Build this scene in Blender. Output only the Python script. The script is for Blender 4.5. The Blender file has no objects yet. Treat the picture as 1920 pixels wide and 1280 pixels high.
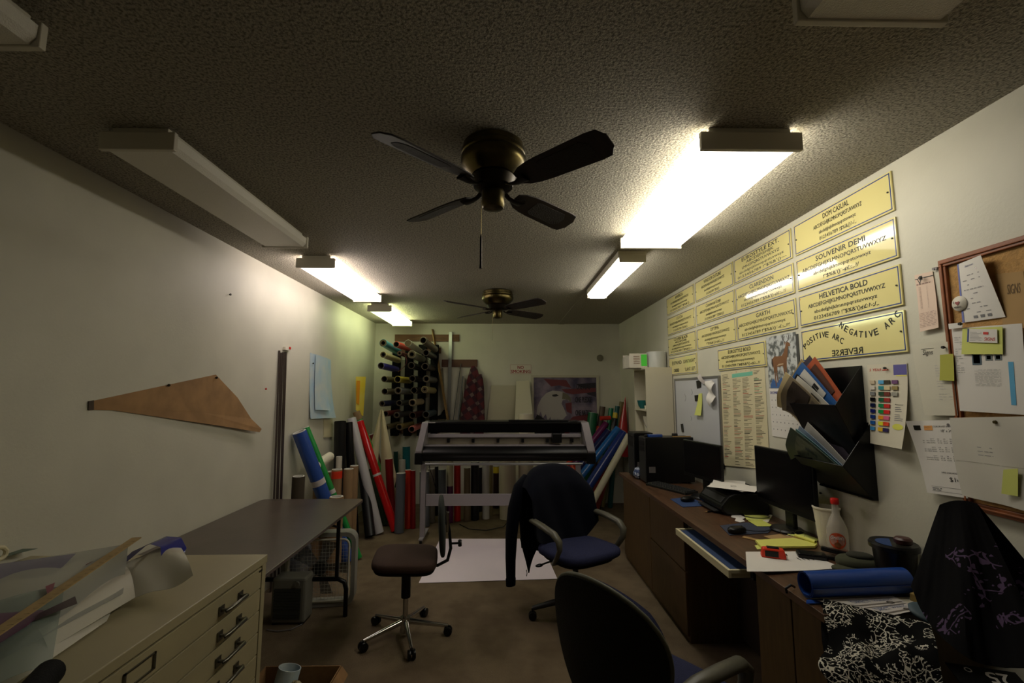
import bpy, bmesh, math, random
from mathutils import Vector, Matrix, Euler
random.seed(7)
PI = math.pi
scene = bpy.context.scene
C = scene.collection

# ---------------------------------------------------------------- camera
F = 853.0                      # focal length in pixels of a 1920 px wide frame (16 mm lens)
PITCH = math.atan(95 / F); YAW = math.radians(1.0); EYE = 1.56
cam_data = bpy.data.cameras.new('camera'); cam = bpy.data.objects.new('camera', cam_data); C.objects.link(cam)
cam_data.sensor_width = 36.0; cam_data.lens = 36.0 * F / 1920; cam_data.clip_start = 0.02
cam.location = (0, 0, EYE); cam.rotation_euler = (PI/2 + PITCH, 0, -YAW)
scene.camera = cam
# ---------------------------------------------------------------- world (closed room, nearly nothing gets in)
w = bpy.data.worlds.new('world'); scene.world = w; w.use_nodes = True
w.node_tree.nodes['Background'].inputs[0].default_value = (0.9, 0.85, 0.7, 1)
w.node_tree.nodes['Background'].inputs[1].default_value = 0.02
# ---------------------------------------------------------------- exposure and lamp strengths
vs = scene.view_settings
vs.view_transform = 'Standard'; vs.look = 'None'; vs.gamma = 1.0; vs.use_curve_mapping = False
vs.exposure = -0.24
EMIT_RIGHT, EMIT_RIGHT_FAR, EMIT_LEFT, EMIT_LEFT_FAR = 4.5, 4.4, 3.9, 3.1
SIDE_GAIN = 5.3            # the ribbed sides of a wrap-round lens throw more light than its face

# ---------------------------------------------------------------- room measurements (metres)
XL, XR, YB, YF, ZC = -1.88, 1.70, 6.63, -1.6, 2.56
DZ = 0.79                     # desk height
def ray(x, y):
    u = (x - 960) / F; v = (640 - y) / F
    f = math.cos(PITCH) - v * math.sin(PITCH); z = math.sin(PITCH) + v * math.cos(PITCH)
    return (u * math.cos(YAW) + f * math.sin(YAW), f * math.cos(YAW) - u * math.sin(YAW), z)
def onX(x, y, X): r = ray(x, y); t = X / r[0]; return Vector((X, r[1]*t, EYE + r[2]*t))
def onY(x, y, Y): r = ray(x, y); t = Y / r[1]; return Vector((r[0]*t, Y, EYE + r[2]*t))
def onZ(x, y, Z): r = ray(x, y); t = (Z - EYE) / r[2]; return Vector((r[0]*t, r[1]*t, Z))

# ---------------------------------------------------------------- materials
def lin(c):
    out = []
    for a in c:
        a /= 255.0
        out.append(a/12.92 if a <= 0.04045 else ((a+0.055)/1.055)**2.4)
    return tuple(out) + (1,)
MATS = {}
def mat(name, col, rough=0.6, metal=0.0, var=0.0, vscale=20, bump=0.0, bscale=60, spec=0.5, alpha=1.0, trans=0.0, emit=0.0, ecol=None, coat=0.0, sheen=0.0, stretch=None, col2=None, ramp=(0.35, 0.65)):
    if name in MATS: return MATS[name]
    m = bpy.data.materials.new(name); m.use_nodes = True; nt = m.node_tree; b = nt.nodes['Principled BSDF']
    b.inputs['Base Color'].default_value = lin(col); b.inputs['Roughness'].default_value = rough
    b.inputs['Metallic'].default_value = metal; b.inputs['Specular IOR Level'].default_value = spec
    b.inputs['Alpha'].default_value = alpha; b.inputs['Transmission Weight'].default_value = trans
    b.inputs['Coat Weight'].default_value = coat; b.inputs['Sheen Weight'].default_value = sheen
    if emit:
        b.inputs['Emission Color'].default_value = lin(ecol or col); b.inputs['Emission Strength'].default_value = emit
    tc = nt.nodes.new('ShaderNodeTexCoord'); mp = nt.nodes.new('ShaderNodeMapping')
    nt.links.new(tc.outputs['Object'], mp.inputs['Vector'])
    if stretch: mp.inputs['Scale'].default_value = stretch
    if var or col2:
        n = nt.nodes.new('ShaderNodeTexNoise'); n.inputs['Scale'].default_value = vscale; n.inputs['Detail'].default_value = 4
        nt.links.new(mp.outputs[0], n.inputs['Vector'])
        r = nt.nodes.new('ShaderNodeValToRGB'); r.color_ramp.elements[0].position, r.color_ramp.elements[1].position = ramp
        c2 = col2 or tuple(a*(1-var) for a in col)
        r.color_ramp.elements[0].color = lin(c2); r.color_ramp.elements[1].color = lin(col)
        nt.links.new(n.outputs['Fac'], r.inputs[0]); nt.links.new(r.outputs[0], b.inputs['Base Color'])
    if bump:
        n = nt.nodes.new('ShaderNodeTexNoise'); n.inputs['Scale'].default_value = bscale; n.inputs['Detail'].default_value = 3
        nt.links.new(mp.outputs[0], n.inputs['Vector'])
        bp = nt.nodes.new('ShaderNodeBump'); bp.inputs['Strength'].default_value = bump; bp.inputs['Distance'].default_value = 0.01
        nt.links.new(n.outputs['Fac'], bp.inputs['Height']); nt.links.new(bp.outputs[0], b.inputs['Normal'])
    MATS[name] = m
    return m

def m_ceiling():
    m = mat('popcorn_ceiling', (184, 177, 162), 0.9, spec=0.3); nt = m.node_tree; b = nt.nodes['Principled BSDF']
    tc = nt.nodes.new('ShaderNodeTexCoord')
    v = nt.nodes.new('ShaderNodeTexNoise'); v.inputs['Scale'].default_value = 90; v.inputs['Detail'].default_value = 4; v.inputs['Roughness'].default_value = 0.65
    nt.links.new(tc.outputs['Object'], v.inputs['Vector'])
    bp = nt.nodes.new('ShaderNodeBump'); bp.inputs['Strength'].default_value = 1.0; bp.inputs['Distance'].default_value = 0.03
    nt.links.new(v.outputs['Fac'], bp.inputs['Height']); nt.links.new(bp.outputs[0], b.inputs['Normal'])
    n = nt.nodes.new('ShaderNodeTexNoise'); n.inputs['Scale'].default_value = 110; n.inputs['Detail'].default_value = 5
    nt.links.new(tc.outputs['Object'], n.inputs['Vector'])
    r = nt.nodes.new('ShaderNodeValToRGB'); r.color_ramp.elements[0].position = 0.36; r.color_ramp.elements[1].position = 0.56
    r.color_ramp.elements[0].color = lin((140, 134, 118)); r.color_ramp.elements[1].color = lin((212, 205, 186))
    nt.links.new(n.outputs['Fac'], r.inputs[0]); nt.links.new(r.outputs[0], b.inputs['Base Color'])
    return m
def m_paisley(name, base, line, scale=7.0, cover=0.5):
    m = mat(name, base, 0.9, spec=0.15); nt = m.node_tree; b = nt.nodes['Principled BSDF']
    tc = nt.nodes.new('ShaderNodeTexCoord')
    nz = nt.nodes.new('ShaderNodeTexNoise'); nz.inputs['Scale'].default_value = 9
    nt.links.new(tc.outputs['Object'], nz.inputs['Vector'])
    mx = nt.nodes.new('ShaderNodeMixRGB'); mx.inputs[0].default_value = 0.09
    nt.links.new(tc.outputs['Object'], mx.inputs[1]); nt.links.new(nz.outputs['Color'], mx.inputs[2])
    vo = nt.nodes.new('ShaderNodeTexVoronoi'); vo.inputs['Scale'].default_value = scale*1.6; nt.links.new(mx.outputs[0], vo.inputs['Vector'])
    def math_(op, a, bb=None, v=None):
        n = nt.nodes.new('ShaderNodeMath'); n.operation = op; nt.links.new(a, n.inputs[0])
        if bb is not None: nt.links.new(bb, n.inputs[1])
        if v is not None: n.inputs[1].default_value = v
        return n.outputs[0]
    rings = math_('SINE', math_('MULTIPLY', vo.outputs['Distance'], v=46.0))
    vo2 = nt.nodes.new('ShaderNodeTexVoronoi'); vo2.inputs['Scale'].default_value = scale*12; nt.links.new(tc.outputs['Object'], vo2.inputs['Vector'])
    dots = math_('LESS_THAN', vo2.outputs['Distance'], v=0.46)
    ln = math_('GREATER_THAN', rings, v=0.35)
    vo3 = nt.nodes.new('ShaderNodeTexVoronoi'); vo3.feature = 'DISTANCE_TO_EDGE'; vo3.inputs['Scale'].default_value = scale*4; nt.links.new(mx.outputs[0], vo3.inputs['Vector'])
    edge = math_('LESS_THAN', vo3.outputs['Distance'], v=0.035)
    pat = math_('MAXIMUM', math_('MULTIPLY', ln, dots), edge)
    mask = math_('GREATER_THAN', nz.outputs['Fac'], v=1-cover)
    pat = math_('MULTIPLY', pat, mask)
    mc = nt.nodes.new('ShaderNodeMixRGB'); mc.inputs[1].default_value = lin(base); mc.inputs[2].default_value = lin(line)
    nt.links.new(pat, mc.inputs[0]); nt.links.new(mc.outputs[0], b.inputs['Base Color'])
    return m
def m_plaid():
    m = mat('plaid_flannel', (92, 30, 36), 0.9); nt = m.node_tree; b = nt.nodes['Principled BSDF']
    tc = nt.nodes.new('ShaderNodeTexCoord'); mp = nt.nodes.new('ShaderNodeMapping'); mp.inputs['Rotation'].default_value = (0, 0.6, 0)
    nt.links.new(tc.outputs['Object'], mp.inputs['Vector'])
    outs = []
    for d in ('X', 'Z'):
        wv = nt.nodes.new('ShaderNodeTexWave'); wv.bands_direction = d; wv.inputs['Scale'].default_value = 2.2; wv.inputs['Distortion'].default_value = 0.6
        nt.links.new(mp.outputs[0], wv.inputs['Vector'])
        g = nt.nodes.new('ShaderNodeMath'); g.operation = 'GREATER_THAN'; g.inputs[1].default_value = 0.72; nt.links.new(wv.outputs['Fac'], g.inputs[0]); outs.append(g.outputs[0])
    mu = nt.nodes.new('ShaderNodeMath'); mu.operation = 'MULTIPLY'; nt.links.new(outs[0], mu.inputs[0]); nt.links.new(outs[1], mu.inputs[1])
    ad = nt.nodes.new('ShaderNodeMath'); ad.operation = 'MAXIMUM'; nt.links.new(outs[0], ad.inputs[0]); nt.links.new(outs[1], ad.inputs[1])
    c1 = nt.nodes.new('ShaderNodeMixRGB'); c1.inputs[1].default_value = lin((88, 32, 40)); c1.inputs[2].default_value = lin((60, 30, 42)); nt.links.new(ad.outputs[0], c1.inputs[0])
    c2 = nt.nodes.new('ShaderNodeMixRGB'); c2.inputs[2].default_value = lin((112, 94, 90)); nt.links.new(c1.outputs[0], c2.inputs[1]); nt.links.new(mu.outputs[0], c2.inputs[0])
    nt.links.new(c2.outputs[0], b.inputs['Base Color'])
    return m

M = dict(
 wall=mat('cream_wall', (210, 207, 190), 0.55, var=0.04, vscale=2.5, bump=0.06, bscale=90),
 ceiling=m_ceiling(),
 carpet=mat('brown_carpet', (132, 116, 94), 0.95, col2=(112, 97, 78), vscale=5, bump=0.8, bscale=260, spec=0.1),
 white=mat('white_enamel', (214, 208, 192), 0.45), cream=mat('cream_plastic', (214, 205, 170), 0.5),
 black=mat('black_plastic', (10, 10, 11), 0.35, spec=0.35), matte=mat('matte_black', (8, 8, 9), 0.8, spec=0.2, bump=0.2, bscale=200),
 darkgrey=mat('dark_grey_plastic', (38, 38, 38), 0.5), grey=mat('grey_metal', (120, 116, 116), 0.4, metal=0.3), lgrey=mat('silver_paint', (158, 152, 158), 0.4, metal=0.2),
 chrome=mat('chrome', (200, 198, 195), 0.15, metal=1.0), brass=mat('antique_brass', (112, 100, 62), 0.32, metal=1.0, var=0.4, vscale=8),
 bronze=mat('dark_bronze', (38, 32, 22), 0.35, metal=0.8), blade=mat('walnut_blade', (48, 35, 26), 0.6, var=0.35, vscale=14, stretch=(1, 8, 1)),
 desk=mat('walnut_laminate', (98, 70, 50), 0.35, col2=(70, 48, 32), vscale=6, stretch=(9, 1, 6), ramp=(0.3, 0.7)),
 deskside=mat('oak_panel', (92, 70, 38), 0.5, col2=(78, 57, 30), vscale=8, stretch=(6, 6, 0.8)),
 cabinet=mat('putty_steel', (170, 160, 126), 0.4, var=0.06, vscale=3), cabdark=mat('putty_steel_gap', (60, 54, 38), 0.6),
 pewter=mat('pewter', (110, 108, 98), 0.3, metal=0.9),
 table=mat('brown_laminate', (84, 72, 66), 0.3, var=0.12, vscale=4, bump=0.05),
 kraft=mat('kraft_paper', (166, 128, 84), 0.85, var=0.12, vscale=10), kraftroll=mat('kraft_tube', (150, 120, 86), 0.8, var=0.1, vscale=12),
 paper=mat('white_paper', (226, 222, 216), 0.8), paper2=mat('off_white_paper', (214, 208, 188), 0.8), yellowpaper=mat('yellow_paper', (222, 220, 110), 0.8),
 pink=mat('pink_paper', (228, 204, 186), 0.8), sticky=mat('green_sticky', (178, 178, 76), 0.8), sticky2=mat('lime_sticky', (214, 220, 120), 0.8),
 sign=mat('yellow_acrylic', (232, 221, 154), 0.07, spec=0.6), blue=mat('sign_blue', (40, 66, 140), 0.3), ink=mat('black_ink', (18, 18, 16), 0.4), sink=mat('ink_sheet', (40, 36, 30), 0.7),
 red=mat('red_ink', (200, 50, 40), 0.5), wood=mat('brown_board', (120, 80, 46), 0.6, var=0.2, vscale=6, stretch=(1, 6, 6)), pine=mat('pine_stick', (176, 140, 84), 0.6, var=0.1),
 ply=mat('yardstick_wood', (176, 148, 96), 0.55, var=0.1, vscale=30), cork=mat('cork', (196, 152, 92), 0.9, var=0.12, vscale=60, bump=0.3, bscale=150), corkframe=mat('cork_frame', (150, 84, 42), 0.4, var=0.15),
 navy=mat('navy_fleece', (10, 12, 24), 0.95, spec=0.12, var=0.15, vscale=200, sheen=0.03), bluefab=mat('blue_upholstery', (50, 54, 88), 0.9, spec=0.2, var=0.25, vscale=260, bump=0.4, bscale=400),
 brownfab=mat('brown_upholstery', (66, 44, 34), 0.9, var=0.2, vscale=200), armpad=mat('armrest_plastic', (88, 86, 74), 0.4),
 shell=mat('dark_chair_shell', (24, 24, 21), 0.7, spec=0.25, bump=0.4, bscale=300), olive=mat('olive_fabric', (62, 64, 44), 0.9),
 clear=mat('clear_film', (200, 204, 200), 0.12, alpha=0.28, spec=0.6), film=mat('frosted_film', (196, 198, 188), 0.3, alpha=0.55),
 gloss=mat('glossy_white_vinyl', (216, 212, 196), 0.07), bluevinyl=mat('blue_vinyl', (36, 72, 150), 0.28), traypad=mat('tray_pad_blue', (38, 60, 100), 0.7), purple=mat('purple_film', (120, 70, 110), 0.3, alpha=0.6),
 paisley=m_paisley('black_paisley_cotton', (8, 8, 8), (214, 210, 196), 11.0, 0.60), paisley2=m_paisley('purple_black_paisley', (5, 4, 7), (92, 74, 104), 5.0, 0.42),
 plaid=m_plaid(), foam=mat('styrofoam', (226, 220, 200), 0.7, bump=0.1, bscale=300), orange=mat('orange_red_plastic', (226, 58, 32), 0.35), redcap=mat('red_cap', (206, 34, 30), 0.3),
 label=mat('orange_label', (214, 84, 40), 0.5), glass=mat('clear_plastic', (232, 226, 214), 0.08, alpha=0.35), screen=mat('black_screen', (6, 6, 7), 0.22, spec=0.5),
 padblue=mat('blue_mousepad', (36, 62, 110), 0.85), greengl=mat('green_sticker', (90, 230, 80), 0.7), teal=mat('teal_plastic', (20, 100, 100), 0.4),
 blueprint=mat('blueprint_paper', (168, 196, 214), 0.8, col2=(196, 206, 208), vscale=6), ledred=mat('red_mouse_glow', (200, 20, 16), 0.4, emit=0.25, ecol=(255, 30, 20)),
 cardboard=mat('cardboard', (150, 112, 70), 0.85, var=0.1), rule=mat('steel_rule', (130, 130, 128), 0.35, metal=0.7), wire=mat('white_wire', (190, 188, 176), 0.4),
 corecol=mat('cardboard_core', (196, 184, 156), 0.8), corewhite=mat('white_core', (214, 212, 204), 0.7), tapeclear=mat('packing_tape', (206, 198, 196), 0.3),
 wb=mat('whiteboard', (198, 200, 206), 0.2), alu=mat('aluminium_trim', (150, 150, 150), 0.35, metal=0.7),
)
def roll_mat(col, rough=0.3): return mat('vinyl_%d_%d_%d_%d' % (col + (int(rough*100),)), col, rough)
# ---------------------------------------------------------------- mesh helpers
_dg = None
FONTCACHE = {}
def text_mesh(s, bold=0.0, shear=0.0):
    k = (s, bold, shear)
    if k in FONTCACHE: return FONTCACHE[k]
    cu = bpy.data.curves.new('t', 'FONT'); cu.body = s; cu.size = 1; cu.resolution_u = 2; cu.offset = bold; cu.shear = shear
    ob = bpy.data.objects.new('t', cu); C.objects.link(ob)
    dg = bpy.context.evaluated_depsgraph_get(); dg.update()
    me = bpy.data.meshes.new_from_object(ob.evaluated_get(dg), depsgraph=dg)
    vs_ = [v.co.copy() for v in me.vertices]; fs = [tuple(p.vertices) for p in me.polygons]
    bpy.data.objects.remove(ob); bpy.data.curves.remove(cu); bpy.data.meshes.remove(me)
    FONTCACHE[k] = (vs_, fs)
    return FONTCACHE[k]

class Frame:                       # a flat surface: origin, axis to its right, axis up it; n points out of it
    def __init__(s, o, ax, ay):
        s.o = Vector(o); s.ax = Vector(ax).normalized(); s.ay = Vector(ay).normalized(); s.n = s.ax.cross(s.ay)
    def p(s, x, y, h=0.0): return s.o + s.ax*x + s.ay*y + s.n*h

class MB:
    def __init__(s): s.v = []; s.f = []; s.m = []; s.mats = []
    def mi(s, m):
        if m not in s.mats: s.mats.append(m)
        return s.mats.index(m)
    def add(s, vs_, fs, m):
        o = len(s.v); i = s.mi(m)
        s.v += [Vector(a) for a in vs_]; s.f += [tuple(o+k for k in f) for f in fs]; s.m += [i]*len(fs); return s
    def box(s, c, d, m, rot=None, taper=1.0):
        c = Vector(c); R = rot.to_matrix() if isinstance(rot, Euler) else (rot or Matrix.Identity(3))
        vs_ = []
        for z in (-1, 1):
            t = taper if z > 0 else 1.0
            for x, y in ((-1, -1), (1, -1), (1, 1), (-1, 1)): vs_.append(c + R @ Vector((x*d[0]/2*t, y*d[1]/2*t, z*d[2]/2)))
        return s.add(vs_, [(3,2,1,0),(4,5,6,7),(0,1,5,4),(1,2,6,5),(2,3,7,6),(3,0,4,7)], m)
    def bx(s, x0, x1, y0, y1, z0, z1, m): return s.box(((x0+x1)/2, (y0+y1)/2, (z0+z1)/2), (abs(x1-x0), abs(y1-y0), abs(z1-z0)), m)
    def cyl(s, p0, p1, r, m, r1=None, n=20, caps=True):
        p0 = Vector(p0); p1 = Vector(p1); r1 = r if r1 is None else r1
        q = (p1-p0).to_track_quat('Z', 'Y').to_matrix(); vs_ = []
        for p, rr in ((p0, r), (p1, r1)):
            for i in range(n): a = 2*PI*i/n; vs_.append(p + q @ Vector((math.cos(a)*rr, math.sin(a)*rr, 0)))
        fs = [(i, (i+1) % n, n+(i+1) % n, n+i) for i in range(n)]
        if caps: fs += [tuple(range(n-1, -1, -1)), tuple(range(n, 2*n))]
        return s.add(vs_, fs, m)
    def pipe(s, p0, p1, ro, ri, m, n=20, mi=None):
        p0 = Vector(p0); p1 = Vector(p1); q = (p1-p0).to_track_quat('Z', 'Y').to_matrix(); vs_ = []
        for p, rr in ((p0, ro), (p1, ro), (p0, ri), (p1, ri)):
            for i in range(n): a = 2*PI*i/n; vs_.append(p + q @ Vector((math.cos(a)*rr, math.sin(a)*rr, 0)))
        fs = [(i, (i+1) % n, n+(i+1) % n, n+i) for i in range(n)]
        s.add(vs_, fs, m)
        o = [(2*n+(i+1) % n, 2*n+i, 3*n+i, 3*n+(i+1) % n) for i in range(n)]
        e = [((i+1) % n, i, 2*n+i, 2*n+(i+1) % n) for i in range(n)] + [(n+i, n+(i+1) % n, 3*n+(i+1) % n, 3*n+i) for i in range(n)]
        k = len(s.v) - 4*n; i2 = s.mi(mi or m)
        for f in o + e: s.f.append(tuple(k+a for a in f)); s.m.append(i2)
        return s
    def tube(s, pts, r, m, n=10, flat=None, caps=True):
        pts = [Vector(p) for p in pts]; N = len(pts); vs_ = []; up = None
        for k, p in enumerate(pts):
            t = (pts[min(k+1, N-1)] - pts[max(k-1, 0)]).normalized()
            if up is None: up = Vector((0, 0, 1)) if abs(t.z) < 0.9 else Vector((0, 1, 0))
            side = t.cross(up).normalized(); up = side.cross(t).normalized()
            rr = r[k] if isinstance(r, (list, tuple)) else r
            rx, ry = (rr, rr) if flat is None else (rr, rr*flat)
            for i in range(n): a = 2*PI*i/n; vs_.append(p + side*math.cos(a)*rx + up*math.sin(a)*ry)
        fs = [(k*n+i, k*n+(i+1) % n, (k+1)*n+(i+1) % n, (k+1)*n+i) for k in range(N-1) for i in range(n)]
        if caps: fs += [tuple(range(n-1, -1, -1)), tuple(range((N-1)*n, N*n))]
        return s.add(vs_, fs, m)
    def lathe(s, c, prof, m, n=28, axis=(0, 0, 1)):
        c = Vector(c); q = Vector(axis).to_track_quat('Z', 'Y').to_matrix(); vs_ = []
        for r, z in prof:
            for i in range(n): a = 2*PI*i/n; vs_.append(c + q @ Vector((math.cos(a)*r, math.sin(a)*r, z)))
        K = len(prof)
        fs = [(k*n+i, k*n+(i+1) % n, (k+1)*n+(i+1) % n, (k+1)*n+i) for k in range(K-1) for i in range(n)]
        fs += [tuple(range(n-1, -1, -1)), tuple(range((K-1)*n, K*n))]
        return s.add(vs_, fs, m)
    def prism(s, poly, fr, t, m, h0=0.0):              # polygon drawn on a Frame, raised by t
        n = len(poly); vs_ = [fr.p(x, y, h0) for x, y in poly] + [fr.p(x, y, h0+t) for x, y in poly]
        fs = [tuple(range(n-1, -1, -1)), tuple(range(n, 2*n))] + [(i, (i+1) % n, n+(i+1) % n, n+i) for i in range(n)]
        return s.add(vs_, fs, m)
    def rect(s, fr, x0, y0, x1, y1, t, m, h0=0.0): return s.prism([(x0, y0), (x1, y0), (x1, y1), (x0, y1)], fr, t, m, h0)
    def ellip(s, c, d, m, e1=1.0, e2=1.0, rot=None, nu=28, nv=14):
        c = Vector(c); R = rot.to_matrix() if isinstance(rot, Euler) else (rot or Matrix.Identity(3)); vs_ = []
        sp = lambda x, e: math.copysign(abs(x)**e, x)
        for j in range(nv+1):
            ph = -PI/2 + PI*j/nv
            for i in range(nu):
                th = 2*PI*i/nu
                vs_.append(c + R @ Vector((d[0]*sp(math.cos(ph), e1)*sp(math.cos(th), e2), d[1]*sp(math.cos(ph), e1)*sp(math.sin(th), e2), d[2]*sp(math.sin(ph), e1))))
        fs = [(j*nu+i, j*nu+(i+1) % nu, (j+1)*nu+(i+1) % nu, (j+1)*nu+i) for j in range(nv) for i in range(nu)]
        return s.add(vs_, fs, m)
    def grid(s, fn, nu, nv, m):
        vs_ = [fn(i/nu, j/nv) for j in range(nv+1) for i in range(nu+1)]
        fs = [(j*(nu+1)+i, j*(nu+1)+i+1, (j+1)*(nu+1)+i+1, (j+1)*(nu+1)+i) for j in range(nv) for i in range(nu)]
        return s.add(vs_, fs, m)
    def text(s, t, fr, cx, cy, w, h, m, bold=0.0, shear=0.0, mirror=False, ang=0.0, hh=0.0008, align='c'):
        vs_, fs = text_mesh(t, 0.0, shear)
        if not vs_: return s
        x0 = min(v.x for v in vs_); x1 = max(v.x for v in vs_)
        sy = h / 0.70; sx = (w / max(x1-x0, 1e-5)) if w else sy
        ca, sa = math.cos(ang), math.sin(ang); bw = (0.016 + bold)*sy*0.8
        for ddx, ddy in ((-bw, 0), (bw, 0), (0, bw*.7), (0, -bw*.7)):
          out = []
          for v in vs_:
            x = (v.x - (x0+x1)/2 if align == 'c' else v.x - x0) * sx * (-1 if mirror else 1); y = (v.y - 0.35) * sy
            x += ddx; y += ddy
            out.append(fr.p(cx + x*ca - y*sa, cy + x*sa + y*ca, hh))
          s.add(out, fs, m); hh += 0.00003
        return s
    def build(s, name, parent=None, smooth=None, bevel=0.0, solid=0.0, sub=0, tag=None, origin=None):
        if parent is not None:
            if getattr(s, 'local', False): o = Vector((0, 0, 0))
            else:
                o = Vector((0, 0, 0)); q = parent
                while q is not None: o += q.location; q = q.parent
        else:
            lo = [min(v[i] for v in s.v) for i in range(3)]; hi = [max(v[i] for v in s.v) for i in range(3)]
            o = Vector(((lo[0]+hi[0])/2, (lo[1]+hi[1])/2, lo[2])) if origin is None else Vector(origin)
        me = bpy.data.meshes.new(name); me.from_pydata([v-o for v in s.v], [], s.f)
        for m in s.mats: me.materials.append(m)
        for p, k in zip(me.polygons, s.m): p.material_index = k
        if smooth:
            me.shade_smooth(); me.set_sharp_from_angle(angle=math.radians(smooth))
        me.update()
        ob = bpy.data.objects.new(name, me); C.objects.link(ob)
        if parent is not None: ob.parent = parent
        else: ob.location = o
        if solid: md = ob.modifiers.new('solid', 'SOLIDIFY'); md.thickness = solid; md.offset = 0
        if solid and smooth: md = ob.modifiers.new('edges', 'EDGE_SPLIT'); md.split_angle = math.radians(50)
        if bevel: md = ob.modifiers.new('bevel', 'BEVEL'); md.width = bevel; md.segments = 2; md.limit_method = 'ANGLE'
        if sub: md = ob.modifiers.new('sub', 'SUBSURF'); md.levels = sub; md.render_levels = sub
        if tag: settag(ob, *tag)
        return ob
class LB(MB): local = True
def settag(o, label, cat, group=None, kind=None):
    o['label'] = label; o['category'] = cat
    if group: o['group'] = group
    if kind: o['kind'] = kind
def thing(name, label, cat, loc=(0, 0, 0), rz=0.0, group=None):
    o = bpy.data.objects.new(name, None); o.empty_display_size = 0.05; C.objects.link(o)
    o.location = loc; o.rotation_euler = (0, 0, rz); settag(o, label, cat, group); return o
def struct(o): o['kind'] = 'structure'; return o
def copy_tree(o, parent=None):
    c = o.copy(); C.objects.link(c); c.parent = parent
    for ch in o.children: copy_tree(ch, c)
    return c
FRONT = lambda y: Frame((0, y, 0), (1, 0, 0), (0, 0, 1))          # faces the camera (-Y)
RWALL = Frame((XR, 0, 0), (0, -1, 0), (0, 0, 1))                  # faces -X; x runs towards the camera
LWALL = Frame((XL, 0, 0), (0, 1, 0), (0, 0, 1))                   # faces +X

# ================================================================ the room
T = 0.1
struct(MB().bx(XL-T, XR+T, YF-T, YB+T, -T, 0, M['carpet']).build('floor'))
struct(MB().bx(XL-T, XR+T, YF-T, YB+T, ZC, ZC+T, M['ceiling']).build('ceiling'))
struct(MB().bx(XL-T, XL, YF, YB, 0, ZC, M['wall']).build('wall_left'))
struct(MB().bx(XR, XR+T, YF, YB, 0, ZC, M['wall']).build('wall_right'))
struct(MB().bx(XL-T, XR+T, YB, YB+T, 0, ZC, M['wall']).build('wall_back'))
struct(MB().bx(XL-T, XR+T, YF-T, YF, 0, ZC, M['wall']).build('wall_front'))
struct(MB().bx(0.80, 0.885, 4.6, YB, ZC-0.006, ZC, M['ceiling']).build('trim_1'))      # taped seam

# ================================================================ ceiling light fixtures
def fixture(x0, x1, y0, y1, lit, label, kind='wrap'):
    t = thing('ceiling_light', label, 'ceiling light', ((x0+x1)/2, (y0+y1)/2, ZC), group='fluorescent ceiling fixtures')
    zb = 2.47; zt = ZC - 0.035
    hb = MB()
    if kind == 'wrap':
        hb.bx(x0+0.03, x1-0.03, y0+0.005, y1-0.005, zt, ZC-0.0005, M['white'])
        hb.build('housing', t, bevel=0.003)
        for ya, yb in ((y0-0.008, y0+0.012), (y1-0.012, y1+0.008)):
            MB().bx(x0-0.006, x1+0.006, ya, yb, zb-0.004, zt+0.012, M['white']).build('end_cap', t, bevel=0.003)
        i = 0.018
        d = MB(); pr = [(x0, zt), (x0+0.002, zb+0.02), (x0+i, zb), (x1-i, zb), (x1-0.002, zb+0.02), (x1, zt)]
    else:
        hb.bx(x0-0.035, x1+0.035, y0, y1, ZC-0.05, ZC-0.0005, M['white'])
        hb.build('housing', t, bevel=0.003)
        zt = ZC-0.051
        d = MB(); pr = [(x0-0.03, zt), (x0-0.02, zb+0.012), (x0, zb), (x1, zb), (x1+0.02, zb+0.012), (x1+0.03, zt)]
        for ya, yb in ((y0-0.008, y0+0.006), (y1-0.006, y1+0.008)):
            MB().bx(x0-0.03, x1+0.03, ya, yb, zb+0.005, ZC-0.03, M['white']).build('end_cap', t, bevel=0.003)
    n = len(pr)
    vs_ = [(x, y0+0.013, z) for x, z in pr] + [(x, y1-0.013, z) for x, z in pr]
    d.add(vs_, [(i, i+1, n+i+1, n+i) for i in range(n-1)] + [tuple(range(n)), tuple(range(2*n-1, n-1, -1))], lit or DIFF)
    if lit:
        sm = lit.copy(); sm.name = lit.name + '_side'; sm.node_tree.nodes['Principled BSDF'].inputs['Emission Strength'].default_value *= SIDE_GAIN
        k_ = d.mi(sm)
        for q_ in (0, 1, n-3, n-2): d.m[q_] = k_
    d.build('diffuser', t)
    return t
DIFF = mat('prismatic_diffuser', (234, 230, 218), 0.35, bump=0.35, bscale=260)
def lampmat(name, col, e): return mat(name, (230, 225, 210), 0.4, emit=e, ecol=col)
fixture(0.745, 1.12, 1.61, 2.80, lampmat('lit_diffuser_warm', (255, 248, 232), EMIT_RIGHT), 'big lit ceiling light nearest on the right, above the yellow lettering signs')
fixture(0.845, 0.975, 3.13, 4.37, lampmat('lit_diffuser_strip', (255, 248, 232), EMIT_RIGHT_FAR), 'narrow lit ceiling light further back on the right', 'strip')
fixture(-1.52, -1.25, 3.28, 4.56, lampmat('lit_diffuser_pink', (255, 240, 236), EMIT_LEFT), 'lit ceiling light on the left beyond the unlit one')
fixture(-1.54, -1.28, 5.10, 6.26, lampmat('lit_diffuser_green', (242, 255, 196), EMIT_LEFT_FAR), 'farthest lit ceiling light, above the rack of vinyl rolls')
fixture(-1.52, -1.25, 1.65, 2.82, None, 'unlit ceiling light along the left wall, seen whole')
fixture(-1.50, -1.235, -0.05, 1.14, None, 'unlit ceiling light cut by the top left corner of the photo')
fixture(0.725, 1.09, -0.18, 1.02, None, 'unlit ceiling light with a ribbed diffuser at the top right edge')

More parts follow.
